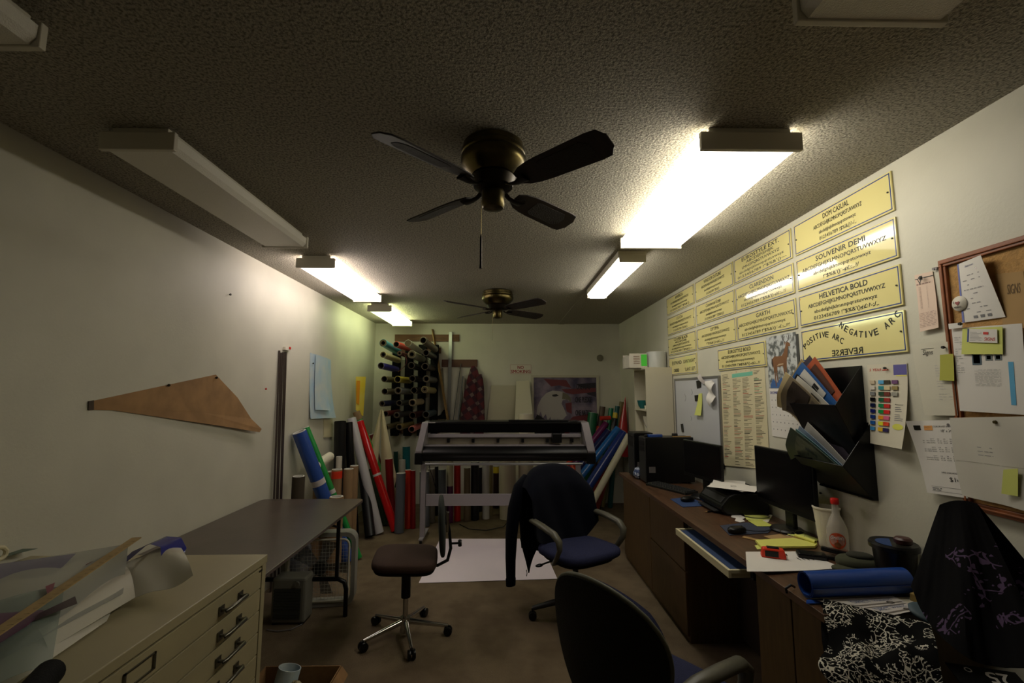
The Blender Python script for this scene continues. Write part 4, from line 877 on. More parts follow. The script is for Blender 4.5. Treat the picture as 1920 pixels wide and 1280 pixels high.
# black phone/stapler
t = thing('stapler', 'long black stapler lying behind the legal pad', 'stapler', (1.565, 2.15, z), math.radians(-35))
LB().box((0, 0, .008), (.20, .035, .014), M['black']).build('base', t, bevel=.004); LB().box((-.0, 0, .034), (.19, .03, .018), M['black'], Euler((0, .10, 0))).build('arm', t, bevel=.006)
LB().box((.075, 0, .024), (.03, .03, .026), M['darkgrey']).build('hinge', t, bevel=.004)
o = MB().box((1.44, 2.20, z+.012), (.12, .07, .024), M['black'], Euler((0, 0, -.4))).build('small_case', bevel=.008); settag(o, 'low black case between stapler and folded cap', 'case')
# folded olive cap
t = thing('cap', 'folded olive grey cap beside the black bucket', 'cap', (1.535, 2.04, z))
MB().ellip((1.545, 2.05, z+.03), (.085, .06, .030), M['olive'], .7, .9, Euler((0, 0, -.4)), 24, 10).build('crown', t, smooth=60)
MB().ellip((1.49, 2.025, z+.012), (.07, .04, .012), M['olive'], .7, .9, Euler((0, 0, -.4)), 24, 8).build('brim', t, smooth=60)
MB().ellip((1.55, 2.045, z+.062), (.05, .035, .012), mat('olive_dark', (46, 46, 34), .9), .7, .9, Euler((0, 0, -.4)), 20, 8).build('flap', t, smooth=60)
# black bucket
cx, cy = 1.60, 1.92
t = thing('bucket', 'round black lidded bucket on the desk against the wall', 'bucket', (cx, cy, z))
MB().lathe((cx, cy, z), [(.062, 0), (.074, .135), (.076, .14)], M['black'], 34).build('pail', t, smooth=40)
MB().lathe((cx, cy, z), [(.084, .135), (.085, .15), (.080, .158), (.070, .154), (.001, .154)], M['black'], 34).build('lid', t, smooth=30)
MB().prism([(.06*math.cos(a), .06*math.sin(a)) for a in [PI*.35+PI*.9*k/10 for k in range(11)]], Frame((cx, cy, z+.1545), (1, 0, 0), (0, 1, 0)), .001, M['padblue']).build('blue_patch', t)
o = MB().lathe((cx+.015, cy-.03, z+.1585), [(.024, 0), (.030, .006), (.031, .02), (.024, .027), (.012, .028)], mat('dark_red_knob', (64, 30, 24), .4), 22).build('round_knob', smooth=40); settag(o, 'small dark reddish round knob on the black bucket lid', 'tin')  # dark red knob-like item on the lid, exact kind unknown
# blue vinyl roll on the desk corner
t = thing('vinyl_roll', 'glossy blue vinyl roll lying across the near desk end', 'vinyl roll', (1.35, 1.82, z))
b = MB(); ro = .047
def rollfn(u, v):
    a = 2*PI*(v*2.3); r = ro - .010*(v)
    return Vector((1.135 + u*.41, 1.785 + u*.03 + r*math.cos(a+PI), z + .051 + r*math.sin(a+PI)))
b.grid(rollfn, 6, 60, M['bluevinyl']); b.build('rolled_sheet', t, solid=.0012, smooth=60)
quad((1.125, 1.765, z+.002), (1.22, 1.77, z+.002), (1.20, 1.742, z+.0), (1.10, 1.73, z+.004), lambda u, v: Vector((0, 0, .0018+.004*math.sin(PI*v))), m=M['bluevinyl']).build('loose_flap', t, solid=.001, smooth=60)
# truck print
t = thing('photo_print', 'printed sheet with pictures of white lettered vans', 'print', (1.40, 1.84, z))
cc = [Vector((1.30, 1.885, z+.006)), Vector((1.625, 1.86, z+.006)), Vector((1.55, 1.735, z+.006)), Vector((1.265, 1.700, z+.010))]
cc = [Vector((1.15, 1.745, z+.010)), Vector((1.46, 1.775, z+.010)), Vector((1.46, 1.665, z+.012)), Vector((1.27, 1.60, z+.016))]
quad(*cc, m=mat('print_white', (212, 206, 200), .4)).build('sheet', t, solid=.0008)
A_ = lambda u, v, h=0: (cc[3]*(1-u)+cc[2]*u)*(1-v)+(cc[0]*(1-u)+cc[1]*u)*v + Vector((0, 0, .0012+h))
b = MB(); VB, VG = mat('van_blue', (70, 90, 140), .5), mat('van_grey', (120, 112, 104), .5)
for k in range(2):
    vo = .08+.46*k
    marks(b, A_, .04, vo, .96, vo+.06, VG, 2); marks(b, A_, .04, vo+.34, .96, vo+.37, VG, 2)
    for uu in (.16, .78):
        b.add([A_(uu+.055*math.cos(q*PI/8), vo+.05+.08*math.sin(q*PI/8), .0004) for q in range(16)], [tuple(range(16))], mat('van_tyre', (60, 56, 52), .5))
        b.add([A_(uu+.03*math.cos(q*PI/8), vo+.05+.045*math.sin(q*PI/8), .0006) for q in range(16)], [tuple(range(16))], VG)
    wtext(b, lambda u, v: A_(u, v, .0004), 'DIRECT', .30, vo+.16, .26, .12, VB, .02); wtext(b, lambda u, v: A_(u, v, .0004), 'WIRING', .60, vo+.18, .28, .08, VB)
    marks(b, A_, .30, vo+.30, .9, vo+.315, VB, 2)
b.build('printing', t)
o = MB().box((1.545, 1.735, z+.0165), (.07, .06, .03), mat('tan_foam', (150, 126, 70), .8), Euler((0, 0, .3))).build('sanding_block', bevel=.004); settag(o, 'tan block on the desk near the purple-black cloth', 'block')
o = quad((1.47, 1.78, z+.004), (1.53, 1.78, z+.004), (1.54, 1.70, z+.004), (1.48, 1.69, z+.004), m=M['paper2'], nu=2, nv=2).build('paper_slip', solid=.0006); settag(o, 'small cream slip behind the van print', 'paper')
# keyboard-ish adapter cable under the near edge
o = MB().tube([Vector((1.108, 1.86, z-.01)), Vector((1.10, 1.85, z+.01)), Vector((1.12, 1.85, z+.022)), Vector((1.14, 1.86, z+.010))], .005, M['black'], n=8).build('short_cable'); settag(o, 'short bent black cable at the desk edge beside the blue roll', 'rod')
# ================================================================ left: flat-file cabinet, table, things on and under them
CX0, CX1, CY0, CY1, CZ = -1.86, -0.94, 0.66, 1.905, 0.92
t = thing('flat_file_cabinet', 'putty steel flat-file cabinet of shallow drawers at the lower left', 'cabinet', ((CX0+CX1)/2, (CY0+CY1)/2, 0))
MB().bx(CX0, CX1-.022, CY0, CY1, 0, CZ-.0305, M['cabinet']).build('carcass', t)
MB().bx(CX0-.004, CX1+.002, CY0-.004, CY1+.004, CZ-.03, CZ, M['cabinet']).build('top', t, bevel=.003)
MB().bx(CX1-.022, CX1, CY1-.028, CY1, 0, CZ-.0305, M['cabinet']).build('frame_post', t, bevel=.002)
MB().bx(CX1-.022, CX1, CY0, CY0+.028, 0, CZ-.0305, M['cabinet']).build('frame_post', t, bevel=.002)
zt = CZ-.036
def handle(y, zc, par):
    h = MB()
    for yy in (y-.055, y+.055):
        h.box((CX1+.0025, yy, zc), (.003, .026, .030), M['pewter']); h.cyl((CX1+.003, yy, zc), (CX1+.024, yy, zc+.002), .005, M['pewter'], n=10)
    h.tube([(CX1+.020, y-.062, zc), (CX1+.028, y-.05, zc+.003), (CX1+.028, y+.05, zc+.003), (CX1+.020, y+.062, zc)], [.006, .0065, .0065, .006], M['pewter'], 10)
    h.build('handle', par, smooth=40)
for k in range(9):
    za = zt - k*.0795
    d = MB().bx(CX1-.020, CX1-.001, CY0+.032, CY1-.032, za-.0765, za-.001, M['cabinet']).build('drawer', t, bevel=.002)
    handle(1.675, za-.045, d); handle(0.88, za-.045, d)
    b = MB(); y = 1.278; w_, h_ = .052, .022; zc = za-.040
    for a in ((y-w_, y+w_, zc+h_-.004, zc+h_), (y-w_, y+w_, zc-h_, zc-h_+.004), (y-w_, y-w_+.006, zc-h_, zc+h_), (y+w_-.006, y+w_, zc-h_, zc+h_)): b.bx(CX1, CX1+.004, a[0], a[1], a[2], a[3], M['pewter'])
    b.build('label_holder', d)
MB().bx(CX1, CX1+.0015, CY1-.05, CY1-.03, CZ-.05, CZ-.043, M['ink']).build('maker_plate', t)
# sheets of film on top
zc = CZ + .001
def sheet(name, px, m, label, cat, zf, nu=16, nv=16, th=.0008):
    c = []
    for (x, y, zz) in px: c.append(onZ(x, y, CZ+zz))
    o = quad(*c, lambda u, v: Vector((0, 0, zf(u, v))), nu, nv, m).build(name, solid=th, smooth=70)
    settag(o, label, cat, 'sheets of film and vinyl piled on the flat-file cabinet'); return o
LAY = [0]
def lay(): LAY[0] += .0025; return LAY[0]
# corners in image px with height above the cabinet: tl tr br bl
sheet('vinyl_sheet', [(-60, 1240, .01), (255, 1068, .01), (200, 1165, .004), (-40, 1330, .004)], M['cream'] if 0 else M['gloss'], 'cream backing sheet lowest under the clear films', 'vinyl sheet', lambda u, v: .002+.012*math.sin(PI*v))
sheet('vinyl_sheet', [(200, 1062, .05), (338, 1020, .11), (362, 1083, .07), (235, 1128, .015)], M['gloss'], 'glossy white vinyl sheet curling up beside the blue strip', 'vinyl sheet', lambda u, v: .02*math.sin(PI*v)*math.sin(PI*u)+.012*math.sin(7*u+3*v)*u)
sheet('vinyl_sheet', [(60, 1180, .03), (235, 1063, .055), (262, 1118, .02), (90, 1222, .006)], M['gloss'], 'white vinyl sheet lying below the yardstick', 'vinyl sheet', lambda u, v: .006+.012*math.sin(PI*v))
sheet('film_sheet', [(-60, 1075, .06), (240, 1026, .10), (230, 1120, .03), (-60, 1280, .012)], M['film'], 'wide frosted clear film sheet spread over the cabinet', 'film sheet', lambda u, v: .012+.015*math.sin(PI*v)*math.sin(PI*u*1.5))
sheet('film_sheet', [(-60, 1160, .04), (120, 1110, .05), (95, 1262, .012), (-60, 1330, .01)], mat('green_tint_film', (150, 166, 156), .2, alpha=.5), 'greenish clear film sheet at the lower left corner', 'film sheet', lambda u, v: .018+.01*math.sin(PI*u))
sheet('film_sheet', [(-50, 1085, .05), (140, 1058, .07), (100, 1100, .04), (-50, 1120, .035)], mat('lilac_film', (150, 146, 172), .25, alpha=.6), 'lilac tinted film band across the frosted film', 'film sheet', lambda u, v: .035)
sheet('vinyl_scrap', [(160, 1078, .05), (232, 1042, .06), (228, 1050, .05), (150, 1087, .04)], mat('dark_red_film', (110, 32, 40), .3), 'dark red vinyl scrap beside the yardstick', 'vinyl scrap', lambda u, v: .034)
sheet('vinyl_scrap', [(70, 1180, .03), (138, 1146, .035), (142, 1160, .03), (58, 1196, .02)], mat('plum_film', (76, 60, 66), .3), 'dusky plum vinyl strip near the cabinet front', 'vinyl scrap', lambda u, v: .040)
sheet('vinyl_scrap', [(82, 1128, .04), (100, 1120, .04), (94, 1144, .035), (86, 1146, .035)], mat('magenta_film', (130, 40, 70), .3), 'small magenta vinyl scrap beside the yardstick middle', 'vinyl scrap', lambda u, v: .042)
sheet('vinyl_scrap', [(-40, 1180, .03), (80, 1170, .03), (50, 1200, .025), (-40, 1260, .02)], M['purple'], 'mauve translucent vinyl piece at the left photo edge', 'vinyl scrap', lambda u, v: .036)
sheet('vinyl_scrap', [(-20, 1036, .02), (70, 1034, .02), (30, 1044, .02), (-10, 1056, .02)], mat('green_grey_vinyl', (70, 90, 76), .4), 'grey green vinyl piece at the back left of the cabinet', 'vinyl scrap', lambda u, v: .012)
# blue curl
KB = [Vector(p) for p in ((-1.34, 1.70, .955), (-1.29, 1.735, 1.01), (-1.22, 1.735, 1.042), (-1.15, 1.71, 1.045), (-1.105, 1.675, 1.02), (-1.10, 1.64, .985))]
def ribbon(u, v):
    k = min(int(u*5), 4); f = u*5-k; p = KB[k].lerp(KB[k+1], f); wd = .03+.06*u
    return p + Vector((-.35, -1.0, -.16))*wd*v
o = MB().grid(ribbon, 20, 4, mat('royal_blue_vinyl', (60, 64, 150), .2)).build('vinyl_strip', solid=.001, smooth=60)
settag(o, 'royal blue vinyl strip arching over the white sheet', 'vinyl strip')
# yardstick
a = onZ(-60, 1222, CZ+.075); b_ = onZ(256, 1008, CZ+.115); d = b_-a
q = d.to_track_quat('X', 'Z').to_matrix()
t = thing('yardstick', 'old wooden yardstick lying across the film sheets', 'yardstick', (a+b_)/2)
MB().box((a+b_)/2, (d.length, .030, .004), M['ply'], q).build('stick', t)
b = MB(); fr = Frame(a + q @ Vector((0, -.014, .0021)), q @ Vector((1, 0, 0)), q @ Vector((0, 1, 0)))
for k in range(int(d.length/.0254)): b.rect(fr, k*.0254, 0, k*.0254+.0008, .009 if k % 2 else .013, .0002, M['sink'])
b.build('inch_marks', t)
# dark roll at the bottom left
o = MB().pipe(onZ(30, 1330, CZ+.04), onZ(92, 1262, CZ+.035), .028, .022, M['matte']).build('vinyl_roll', smooth=40); settag(o, 'black roll end at the bottom left corner on the cabinet', 'vinyl roll')
o = MB().tube([onX(x, y, XL+.03) for x, y in ((-6, 1050), (4, 1046), (10, 1040), (12, 1032), (6, 1026), (-4, 1026))], .008, M['cream'], n=8).build('cord_loop'); settag(o, 'looped white cord at the far left edge over the cabinet', 'cord')  # loop of white cord by the left wall

# folding table
TX0, TX1, TY0, TY1, TZ = -1.86, -1.08, 1.93, 3.66, .74
t = thing('folding_table', 'brown-topped folding table along the left wall', 'table', ((TX0+TX1)/2, (TY0+TY1)/2, 0))
rc = .05; poly = []
for cx, cy, a0 in ((TX1-rc, TY1-rc, 0), (TX0+rc, TY1-rc, 90), (TX0+rc, TY0+rc, 180), (TX1-rc, TY0+rc, 270)):
    for k in range(6): a = math.radians(a0+18*k); poly.append((cx+rc*math.cos(a), cy+rc*math.sin(a)))
TF = Frame((0, 0, TZ-.018), (1, 0, 0), (0, 1, 0))
MB().prism(poly, TF, .018, M['table']).build('tabletop', t, bevel=.002)
MB().bx(TX0+.04, TX1-.04, TY0+.05, TY1-.05, TZ-.045, TZ-.0185, M['matte']).build('apron', t)
for yy in (2.20, 3.40):
    MB().tube([(TX1-.10, yy, TZ-.05), (TX1-.10, yy, .62), (TX1-.10, yy, .27), (TX1-.10, yy, .25)], .014, M['black']).build('leg_post', t, smooth=50)
    MB().tube([(TX0+.10, yy, TZ-.05), (TX0+.10, yy, .27), (TX0+.10, yy, .25)], .014, M['black']).build('leg_post', t, smooth=50)
    pts = [(TX0+.03, yy, .002), (TX0+.03, yy, .18), (TX0+.045, yy, .23), (TX0+.09, yy, .25), (TX1-.09, yy, .25), (TX1-.045, yy, .23), (TX1-.03, yy, .18), (TX1-.03, yy, .002)]
    MB().tube(pts, .016, M['black']).build('leg_hoop', t, smooth=50)
    MB().tube([(TX1-.10, yy, .60), (TX1-.22, yy-.14, TZ-.05)], .008, M['black']).build('brace', t)
# box fan leaning under the table
def boxfan():
    p0 = Vector((-1.60, 3.30, 0)); p1 = Vector((-1.10, 3.62, 0))   # feet line
    p0 = Vector((-1.62, 3.50, .0)); p1 = Vector((-1.10, 3.56, .0))
    ax = (p1-p0).normalized(); fr = Frame(p0, ax, (0, 0, 1)); W_, H_ = .52, .52
    t = thing('box_fan', 'white box fan standing under the table, seen through its wire grille', 'fan', (p0+p1)/2)
    def rr(i, r, n=6):
        out = []
        for cx, cy, a0 in ((W_-i-r, H_-i-r, 0), (i+r, H_-i-r, 90), (i+r, i+r, 180), (W_-i-r, i+r, 270)):
            for k in range(n): a = math.radians(a0+90*k/(n-1)); out.append((cx+r*math.cos(a), cy+r*math.sin(a)))
        return out
    A, B = rr(0, .07), rr(.03, .05); n = len(A); b = MB()
    m = mat('fan_grey_plastic', (150, 148, 140), .5)
    for dpt in (0,):
        vs_ = [fr.p(x, y, 0) for x, y in A] + [fr.p(x, y, 0) for x, y in B] + [fr.p(x, y, -.10) for x, y in A] + [fr.p(x, y, -.10) for x, y in B]
        fs = []
        for i in range(n):
            j = (i+1) % n
            fs += [(i, j, n+j, n+i), (2*n+j, 2*n+i, 3*n+i, 3*n+j), (j, i, 2*n+i, 2*n+j), (n+i, n+j, 3*n+j, 3*n+i)]
        b.add(vs_, fs, m)
    b.v = [v+Vector((0, 0, .002)) for v in b.v]
    b.build('frame', t, smooth=30)
    R_ = rr(.045, .045); MB().tube([fr.p(x, y, .004) for x, y in R_+R_[:1]], .008, M['white'], caps=False).build('grille_rim', t, smooth=60)
    g = MB()
    for k in range(17):
        x = .06+.025*k; g.cyl(fr.p(x, .05, .005), fr.p(x, H_-.05, .005), .0009, M['wire'], n=4)
    for k in range(17):
        y = .06+.025*k; g.cyl(fr.p(.05, y, .006), fr.p(W_-.05, y, .006), .0009, M['wire'], n=4)
    g.build('wire_grille', t)
    hb = MB().cyl(fr.p(W_/2, H_/2, -.03), fr.p(W_/2, H_/2, -.08), .05, M['darkgrey']); hb.build('hub', t)
    for k in range(5):
        a = 2*PI*k/5; c_ = fr.p(W_/2+.12*math.cos(a), H_/2+.12*math.sin(a), -.055)
        f2 = Frame(c_, ax*math.cos(a)+Vector((0, 0, 1))*math.sin(a), (fr.n*.5 - ax*math.sin(a)*.86+Vector((0, 0, 1))*math.cos(a)*.86))
        MB().prism([(-.07, -.03), (.07, -.07), (.08, .05), (-.07, .03)], f2, .003, mat('smoky_blade', (110, 112, 112), .2, alpha=.6)).build('fan_blade', t)
boxfan()
# heater
t = thing('space_heater', 'small grey space heater on the floor beside the cabinet', 'heater', (-1.46, 3.30, 0))
b = MB().bx(-1.575, -1.345, 3.28, 3.42, .012, .30, mat('heater_grey', (116, 114, 104), .5)); b.build('case', t, bevel=.015)
b = MB()
for k in range(20): b.bx(-1.555, -1.375, 3.272, 3.279, .04+k*.0098, .0455+k*.0098, mat('heater_dark', (58, 58, 52), .6))
b.bx(-1.555, -1.375, 3.2785, 3.2795, .035, .235, M['black']); b.build('louvres', t)
MB().cyl((-1.40, 3.279, .268), (-1.40, 3.262, .268), .017, mat('heater_knob', (96, 94, 86), .4)).build('knob', t, smooth=40)
for x in (-1.55, -1.37):
    MB().bx(x-.015, x+.015, 3.29, 3.41, 0, .012, M['black']).build('foot', t)
o = MB().tube([onZ(*p, .006) for p in ((500, 1180), (520, 1183), (545, 1180), (566, 1170), (577, 1152), (579, 1140), (578, 1128))], .0035, M['grey'], n=6).build('power_cord', t)
# boxes/plastic under the table
o = MB().bx(-1.72, -1.60, 2.75, 3.20, .0, .42, M['paper2']).build('paper_box', bevel=.003); settag(o, 'pale box on the floor between cabinet and heater', 'box')
o = MB().ellip((-1.72, 3.57+.42, .17), (.10, .16, .17), mat('clear_bag', (120, 124, 130), .2, alpha=.5), .8, .8).build('plastic_bag', smooth=60); settag(o, 'clear plastic bag bundle under the table behind the box fan', 'bag')
# cardboard box at the bottom with paper cups
bc = Vector((-.96, 2.26, 0)); t = thing('cardboard_box', 'open cardboard box on the floor holding crumpled cups and rolls', 'box', bc)
b = MB(); bx0, bx1, by0, by1, bh = -1.14, -.78, 2.02, 2.36, .255
b.bx(bx0, bx1, by0, by1, .001, .005, M['cardboard'])
for a in ((bx0, bx0+.004, by0, by1), (bx1-.004, bx1, by0, by1), (bx0+.004, bx1-.004, by0, by0+.004), (bx0+.004, bx1-.004, by1-.004, by1)): b.bx(*a, .005, bh, M['cardboard'])
b.build('box_walls', t)
MB().box((bx1+.02, 2.19, bh-.02), (.05, .33, .003), M['cardboard'], Euler((0, .9, 0))).build('flap', t)
for x, y, zz, r, tilt, m, l in ((-1.02, 2.27, .16, .05, .5, 'blueprint', 'pale blue rolled tube end at the back of the cardboard box'), (-1.05, 2.17, .12, .05, -.3, 'blueprint', 'second pale blue rolled tube in front in the cardboard box')):
    d = Vector((math.sin(tilt)*.4, .2, 1)).normalized()
    o = MB().pipe(Vector((x, y, zz))-d*.12, Vector((x, y, zz))+d*.13, r, r-.003, M[m]).build('paper_tube', smooth=40); settag(o, l, 'tube')
b = MB(); rr = random.Random(9)
b.ellip((-.93, 2.20, .215), (.055, .05, .06), mat('tan_crumpled', (170, 158, 124), .8), 1, 1, None, 14, 8); b.v = [v+Vector([rr.uniform(-.009, .009) for _ in range(3)]) for v in b.v]
o = b.build('crumpled_paper'); settag(o, 'crumpled tan paper in the cardboard box', 'paper')
b = MB(); b.ellip((-.84, 2.22, .19), (.035, .04, .03), M['paper2'], 1, 1, None, 12, 8); b.v = [v+Vector([rr.uniform(-.006, .006) for _ in range(3)]) for v in b.v]
o = b.build('crumpled_paper'); settag(o, 'small white paper scrap at the right side of the cardboard box', 'paper')

# left wall things
def lw(x, y, d=0.0): return onX(x, y, XL+d)
def lquad(px, d=0.0): return [((onX(x, y, XL+.001)).y, (onX(x, y, XL+.001)).z) for x, y in px]
t = thing('kraft_template', 'big triangular brown kraft paper template pinned to the left wall', 'template', lw(345, 760))
fr = Frame((XL+.001, 0, 0), (0, 1, 0), (0, 0, 1))
P_ = lquad([(174, 768), (174, 751), (404, 702), (442, 745), (466, 785), (482, 804), (478, 810), (400, 797), (300, 782), (190, 766)])
b = MB(); n = len(P_); lift = [.002, .002, .002, .012, .02, .035, .035, .02, .008, .003]
b.add([fr.p(x, y, h) for (x, y), h in zip(P_, lift)] + [fr.p(sum(p[0] for p in P_)/n, sum(p[1] for p in P_)/n, .01)], [(i, (i+1) % n, n) for i in range(n)], M['kraft'])
b.build('paper', t, solid=.001)
b = MB(); P2 = lquad([(164, 752), (174, 750), (174, 768), (164, 769)]); b.prism(P2, fr, .002, mat('brown_tape', (70, 54, 36), .6), .0035); b.build('tape', t)
for x, y, l in ((404, 708, 'dark pin at the peak of the kraft template'), (314, 722, 'dark pin along the top edge of the kraft template'), (497, 729, 'red pin on the bare left wall'), (430, 552, 'dark nail high on the left wall'), (586, 681, 'tiny pin in the blueprint sheets')):
    pin(lw(x, y, .006), (1, 0, 0), M['redcap' if 'red' in l else 'bronze'], l, 'pins on the left wall', .008)
# blueprints
for px, l, d, cu in (([(581, 661), (620, 674), (621, 783), (578, 785)], 'pale blue sheet pinned beneath on the left wall', .002, .05), ([(590, 664), (613, 672), (608, 769), (585, 768)], 'narrow pale blue sheet pinned on top of the larger one', .012, .05)):
    c = [lw(*p) for p in px]
    o = quad(*c, lambda u, v, d=d, cu=cu: Vector((d+cu*(1-v)**3*(.4+.6*u), 0, 0)), m=M['blueprint']).build('blueprint_sheet', solid=.0008, smooth=60); settag(o, l, 'blueprint')
o = quad(*[lw(*p) for p in ((606, 786), (622, 786), (622, 819), (606, 820))], lambda u, v: Vector((.006, 0, 0)), m=M['cream'], nu=1, nv=1).build('wall_plate', solid=.008); settag(o, 'cream blank plate on the left wall below the blueprints', 'plate')
# slim metal strips leaning on the left wall
for k in range(5):
    a = Vector((XL+.05+.012*(k % 2), 3.80+.032*k, .002)); zt_ = 1.905 - .005*((k*3) % 4); e = Vector((XL+.008, 3.81+.030*k, zt_))
    o = MB().box((a+e)/2, (.007, .014, (e-a).length), mat('bronze_strip', (92, 80, 76), .35, metal=.6), (e-a).to_track_quat('Z', 'X').to_matrix()).build('metal_strip')
    settag(o, ['first', 'second', 'third', 'fourth', 'last'][k] + ' from the left of the slim metal strips leaning on the left wall', 'strip', 'slim metal strips leaning on the left wall')
o = MB().box((XL+.012, 3.93, 1.93), (.02, .10, .025), M['white']).build('strip_hook'); settag(o, 'small white wall hook above the metal strips', 'hook')
o = MB().box((XL+.024, 3.96, 1.94), (.004, .03, .02), M['redcap']).build('red_tag'); settag(o, 'tiny red tag at the top of the metal strips', 'tag')

# ================================================================ white paper sheet on the floor
c = [onZ(825, 1010, .003), Vector((.38, 5.06, .003)), onZ(1045, 1085, .003), onZ(785, 1093, .003)]
o = quad(*c, lambda u, v: Vector((0, 0, .0015)), m=mat('floor_paper', (240, 228, 240), .7), nu=6, nv=6).build('paper_roll_sheet', solid=.001); settag(o, 'large white paper spread on the carpet before the plotter', 'paper')

# ================================================================ plotter
PY = 4.95
t = thing('plotter', 'wide black and silver cutting plotter on a grey stand', 'plotter', (0, 5.1, 0))
X0, X1 = -.95, .955
def end_cheek(xa, xb, sl):
    fr = FRONT(PY); zs = (1.24, .92, .80)
    MB().add([], [], M['lgrey'])
    b = MB(); pr = [(PY+.02, 1.235), (PY-.035, .94), (PY-.03, .92), (PY+.34, .92), (PY+.34, 1.235)]
    xa0 = xa
    vs_ = []
    for side in (0, 1):
        for (y, z_) in pr:
            sh = sl*(1.235-z_)/.3
            vs_.append(((xa if side == 0 else xb)+sh, y, z_))
    n = len(pr); b.add(vs_, [tuple(range(n)), tuple(range(2*n-1, n-1, -1))]+[(i, (i+1) % n, n+(i+1) % n, n+i) for i in range(n)], M['lgrey']); b.build('end_cover', t, bevel=.004)
    MB().bx(min(xa, xb)+sl-.01, max(xa, xb)+sl+.01, PY-.02, PY+.30, .80, .915, M['black']).build('end_housing', t, bevel=.006)
end_cheek(X0+.07, X0+.135, -.055); end_cheek(X1-.12, X1-.04, .055)
MB().bx(X0+.13, X1-.115, PY+.04, PY+.34, 1.215, 1.245, M['black']).build('top_cover', t, bevel=.008)
b = MB(); quad((X0+.13, PY+.05, 1.215), (X1-.115, PY+.05, 1.215), (X1-.10, PY+.14, 1.12), (X0+.11, PY+.14, 1.12), m=M['matte'], nu=1, nv=1, b=b); b.build('upper_shroud', t, solid=.004)
MB().bx(X0+.12, X1-.11, PY+.10, PY+.13, 1.07, 1.108, M['lgrey']).build('carriage_rail', t, bevel=.003)
MB().bx(X0+.12, X1-.11, PY+.16, PY+.165, .98, 1.07, mat('plotter_backing', (150, 142, 124), .5)).build('rear_panel', t)
b = MB()
for k in range(6): b.bx(-.62+.27*k, -.59+.27*k, PY+.09, PY+.15, 1.015, 1.055, M['black'])
b.build('pinch_rollers', t)
MB().bx(.52, .62, PY-.005, PY+.13, 1.02, 1.12, M['black']).build('cutting_carriage', t, bevel=.006)
MB().bx(X0+.10, X1-.09, PY+.02, PY+.12, .985, .995, M['lgrey']).build('platen', t)
b = MB(); N = 10
b.grid(lambda u, v: Vector((X0+.09+u*(X1-X0-.16), PY+.03-.06*math.sin(PI*v), .985-.155*v)), 1, N, M['black']); b.build('front_apron', t, solid=.006, smooth=60)
MB().bx(.18*0+.05, .70, PY+.03, PY+.10, 1.246, 1.262, M['black']).build('control_panel', t, bevel=.003)
MB().bx(.72, .80, PY+.03, PY+.12, 1.246, 1.25, M['chrome']).build('keypad_plate', t)
MB().bx(-.83, -.74, PY+.035, PY+.04, 1.232, 1.236, M['paper']).build('maker_badge', t)
for zz, yy, r in ((.805, PY-.02, .014), (.785, PY+.12, .014)): MB().cyl((X0+.12, yy, zz), (X1-.12, yy, zz), r, M['alu'], n=16).build('media_bar', t, smooth=40)
for xx, s_ in ((-.86, 1), (.80, -1)):
    MB().bx(xx-.026, xx+.026, PY+.04, PY+.09, .04, .80, M['lgrey']).build('stand_leg', t, bevel=.004)
    MB().bx(xx-.022, xx+.022, PY-.04, PY+.36, .032, .05, M['lgrey']).build('stand_foot', t, bevel=.004)
    for yy in (PY-.02, PY+.34): MB().cyl((xx-.012, yy, .016), (xx+.012, yy, .016), .016, M['black'], n=14).build('caster', t)
MB().bx(-.825, .765, PY+.035, PY+.06, .365, .485, M['lgrey']).build('crossbar', t, bevel=.003)
o = MB().tube([onY(*p, PY-.02) for p in ((805, 866), (806, 880), (811, 893), (815, 908), (817, 916), (821, 915), (816, 900))], .004, M['black'], n=6).build('hanging_cable'); settag(o, 'black cable dangling from the plotter left underside', 'cable')
o = MB().tube([Vector((-.52, 5.6, .006)), Vector((-.40, 5.42, .006)), Vector((-.2, 5.36, .006)), Vector((0, 5.45, .02)), Vector((.10, 5.5, .12)), Vector((.17, 5.5, .20)), Vector((.25, 5.48, .20)), Vector((.33, 5.45, .1)), Vector((.4, 5.4, .006))], .005, M['black'], n=6).build('power_cable'); settag(o, 'black power cable curving up behind the plotter crossbar', 'cable')
o = MB().tube([onZ(788, 1008, .006), onZ(797, 1003, .02), onZ(803, 993, .04)], .006, M['wood'], n=6).build('floor_stick'); settag(o, 'short dark stick on the carpet by the plotter left foot', 'stick')
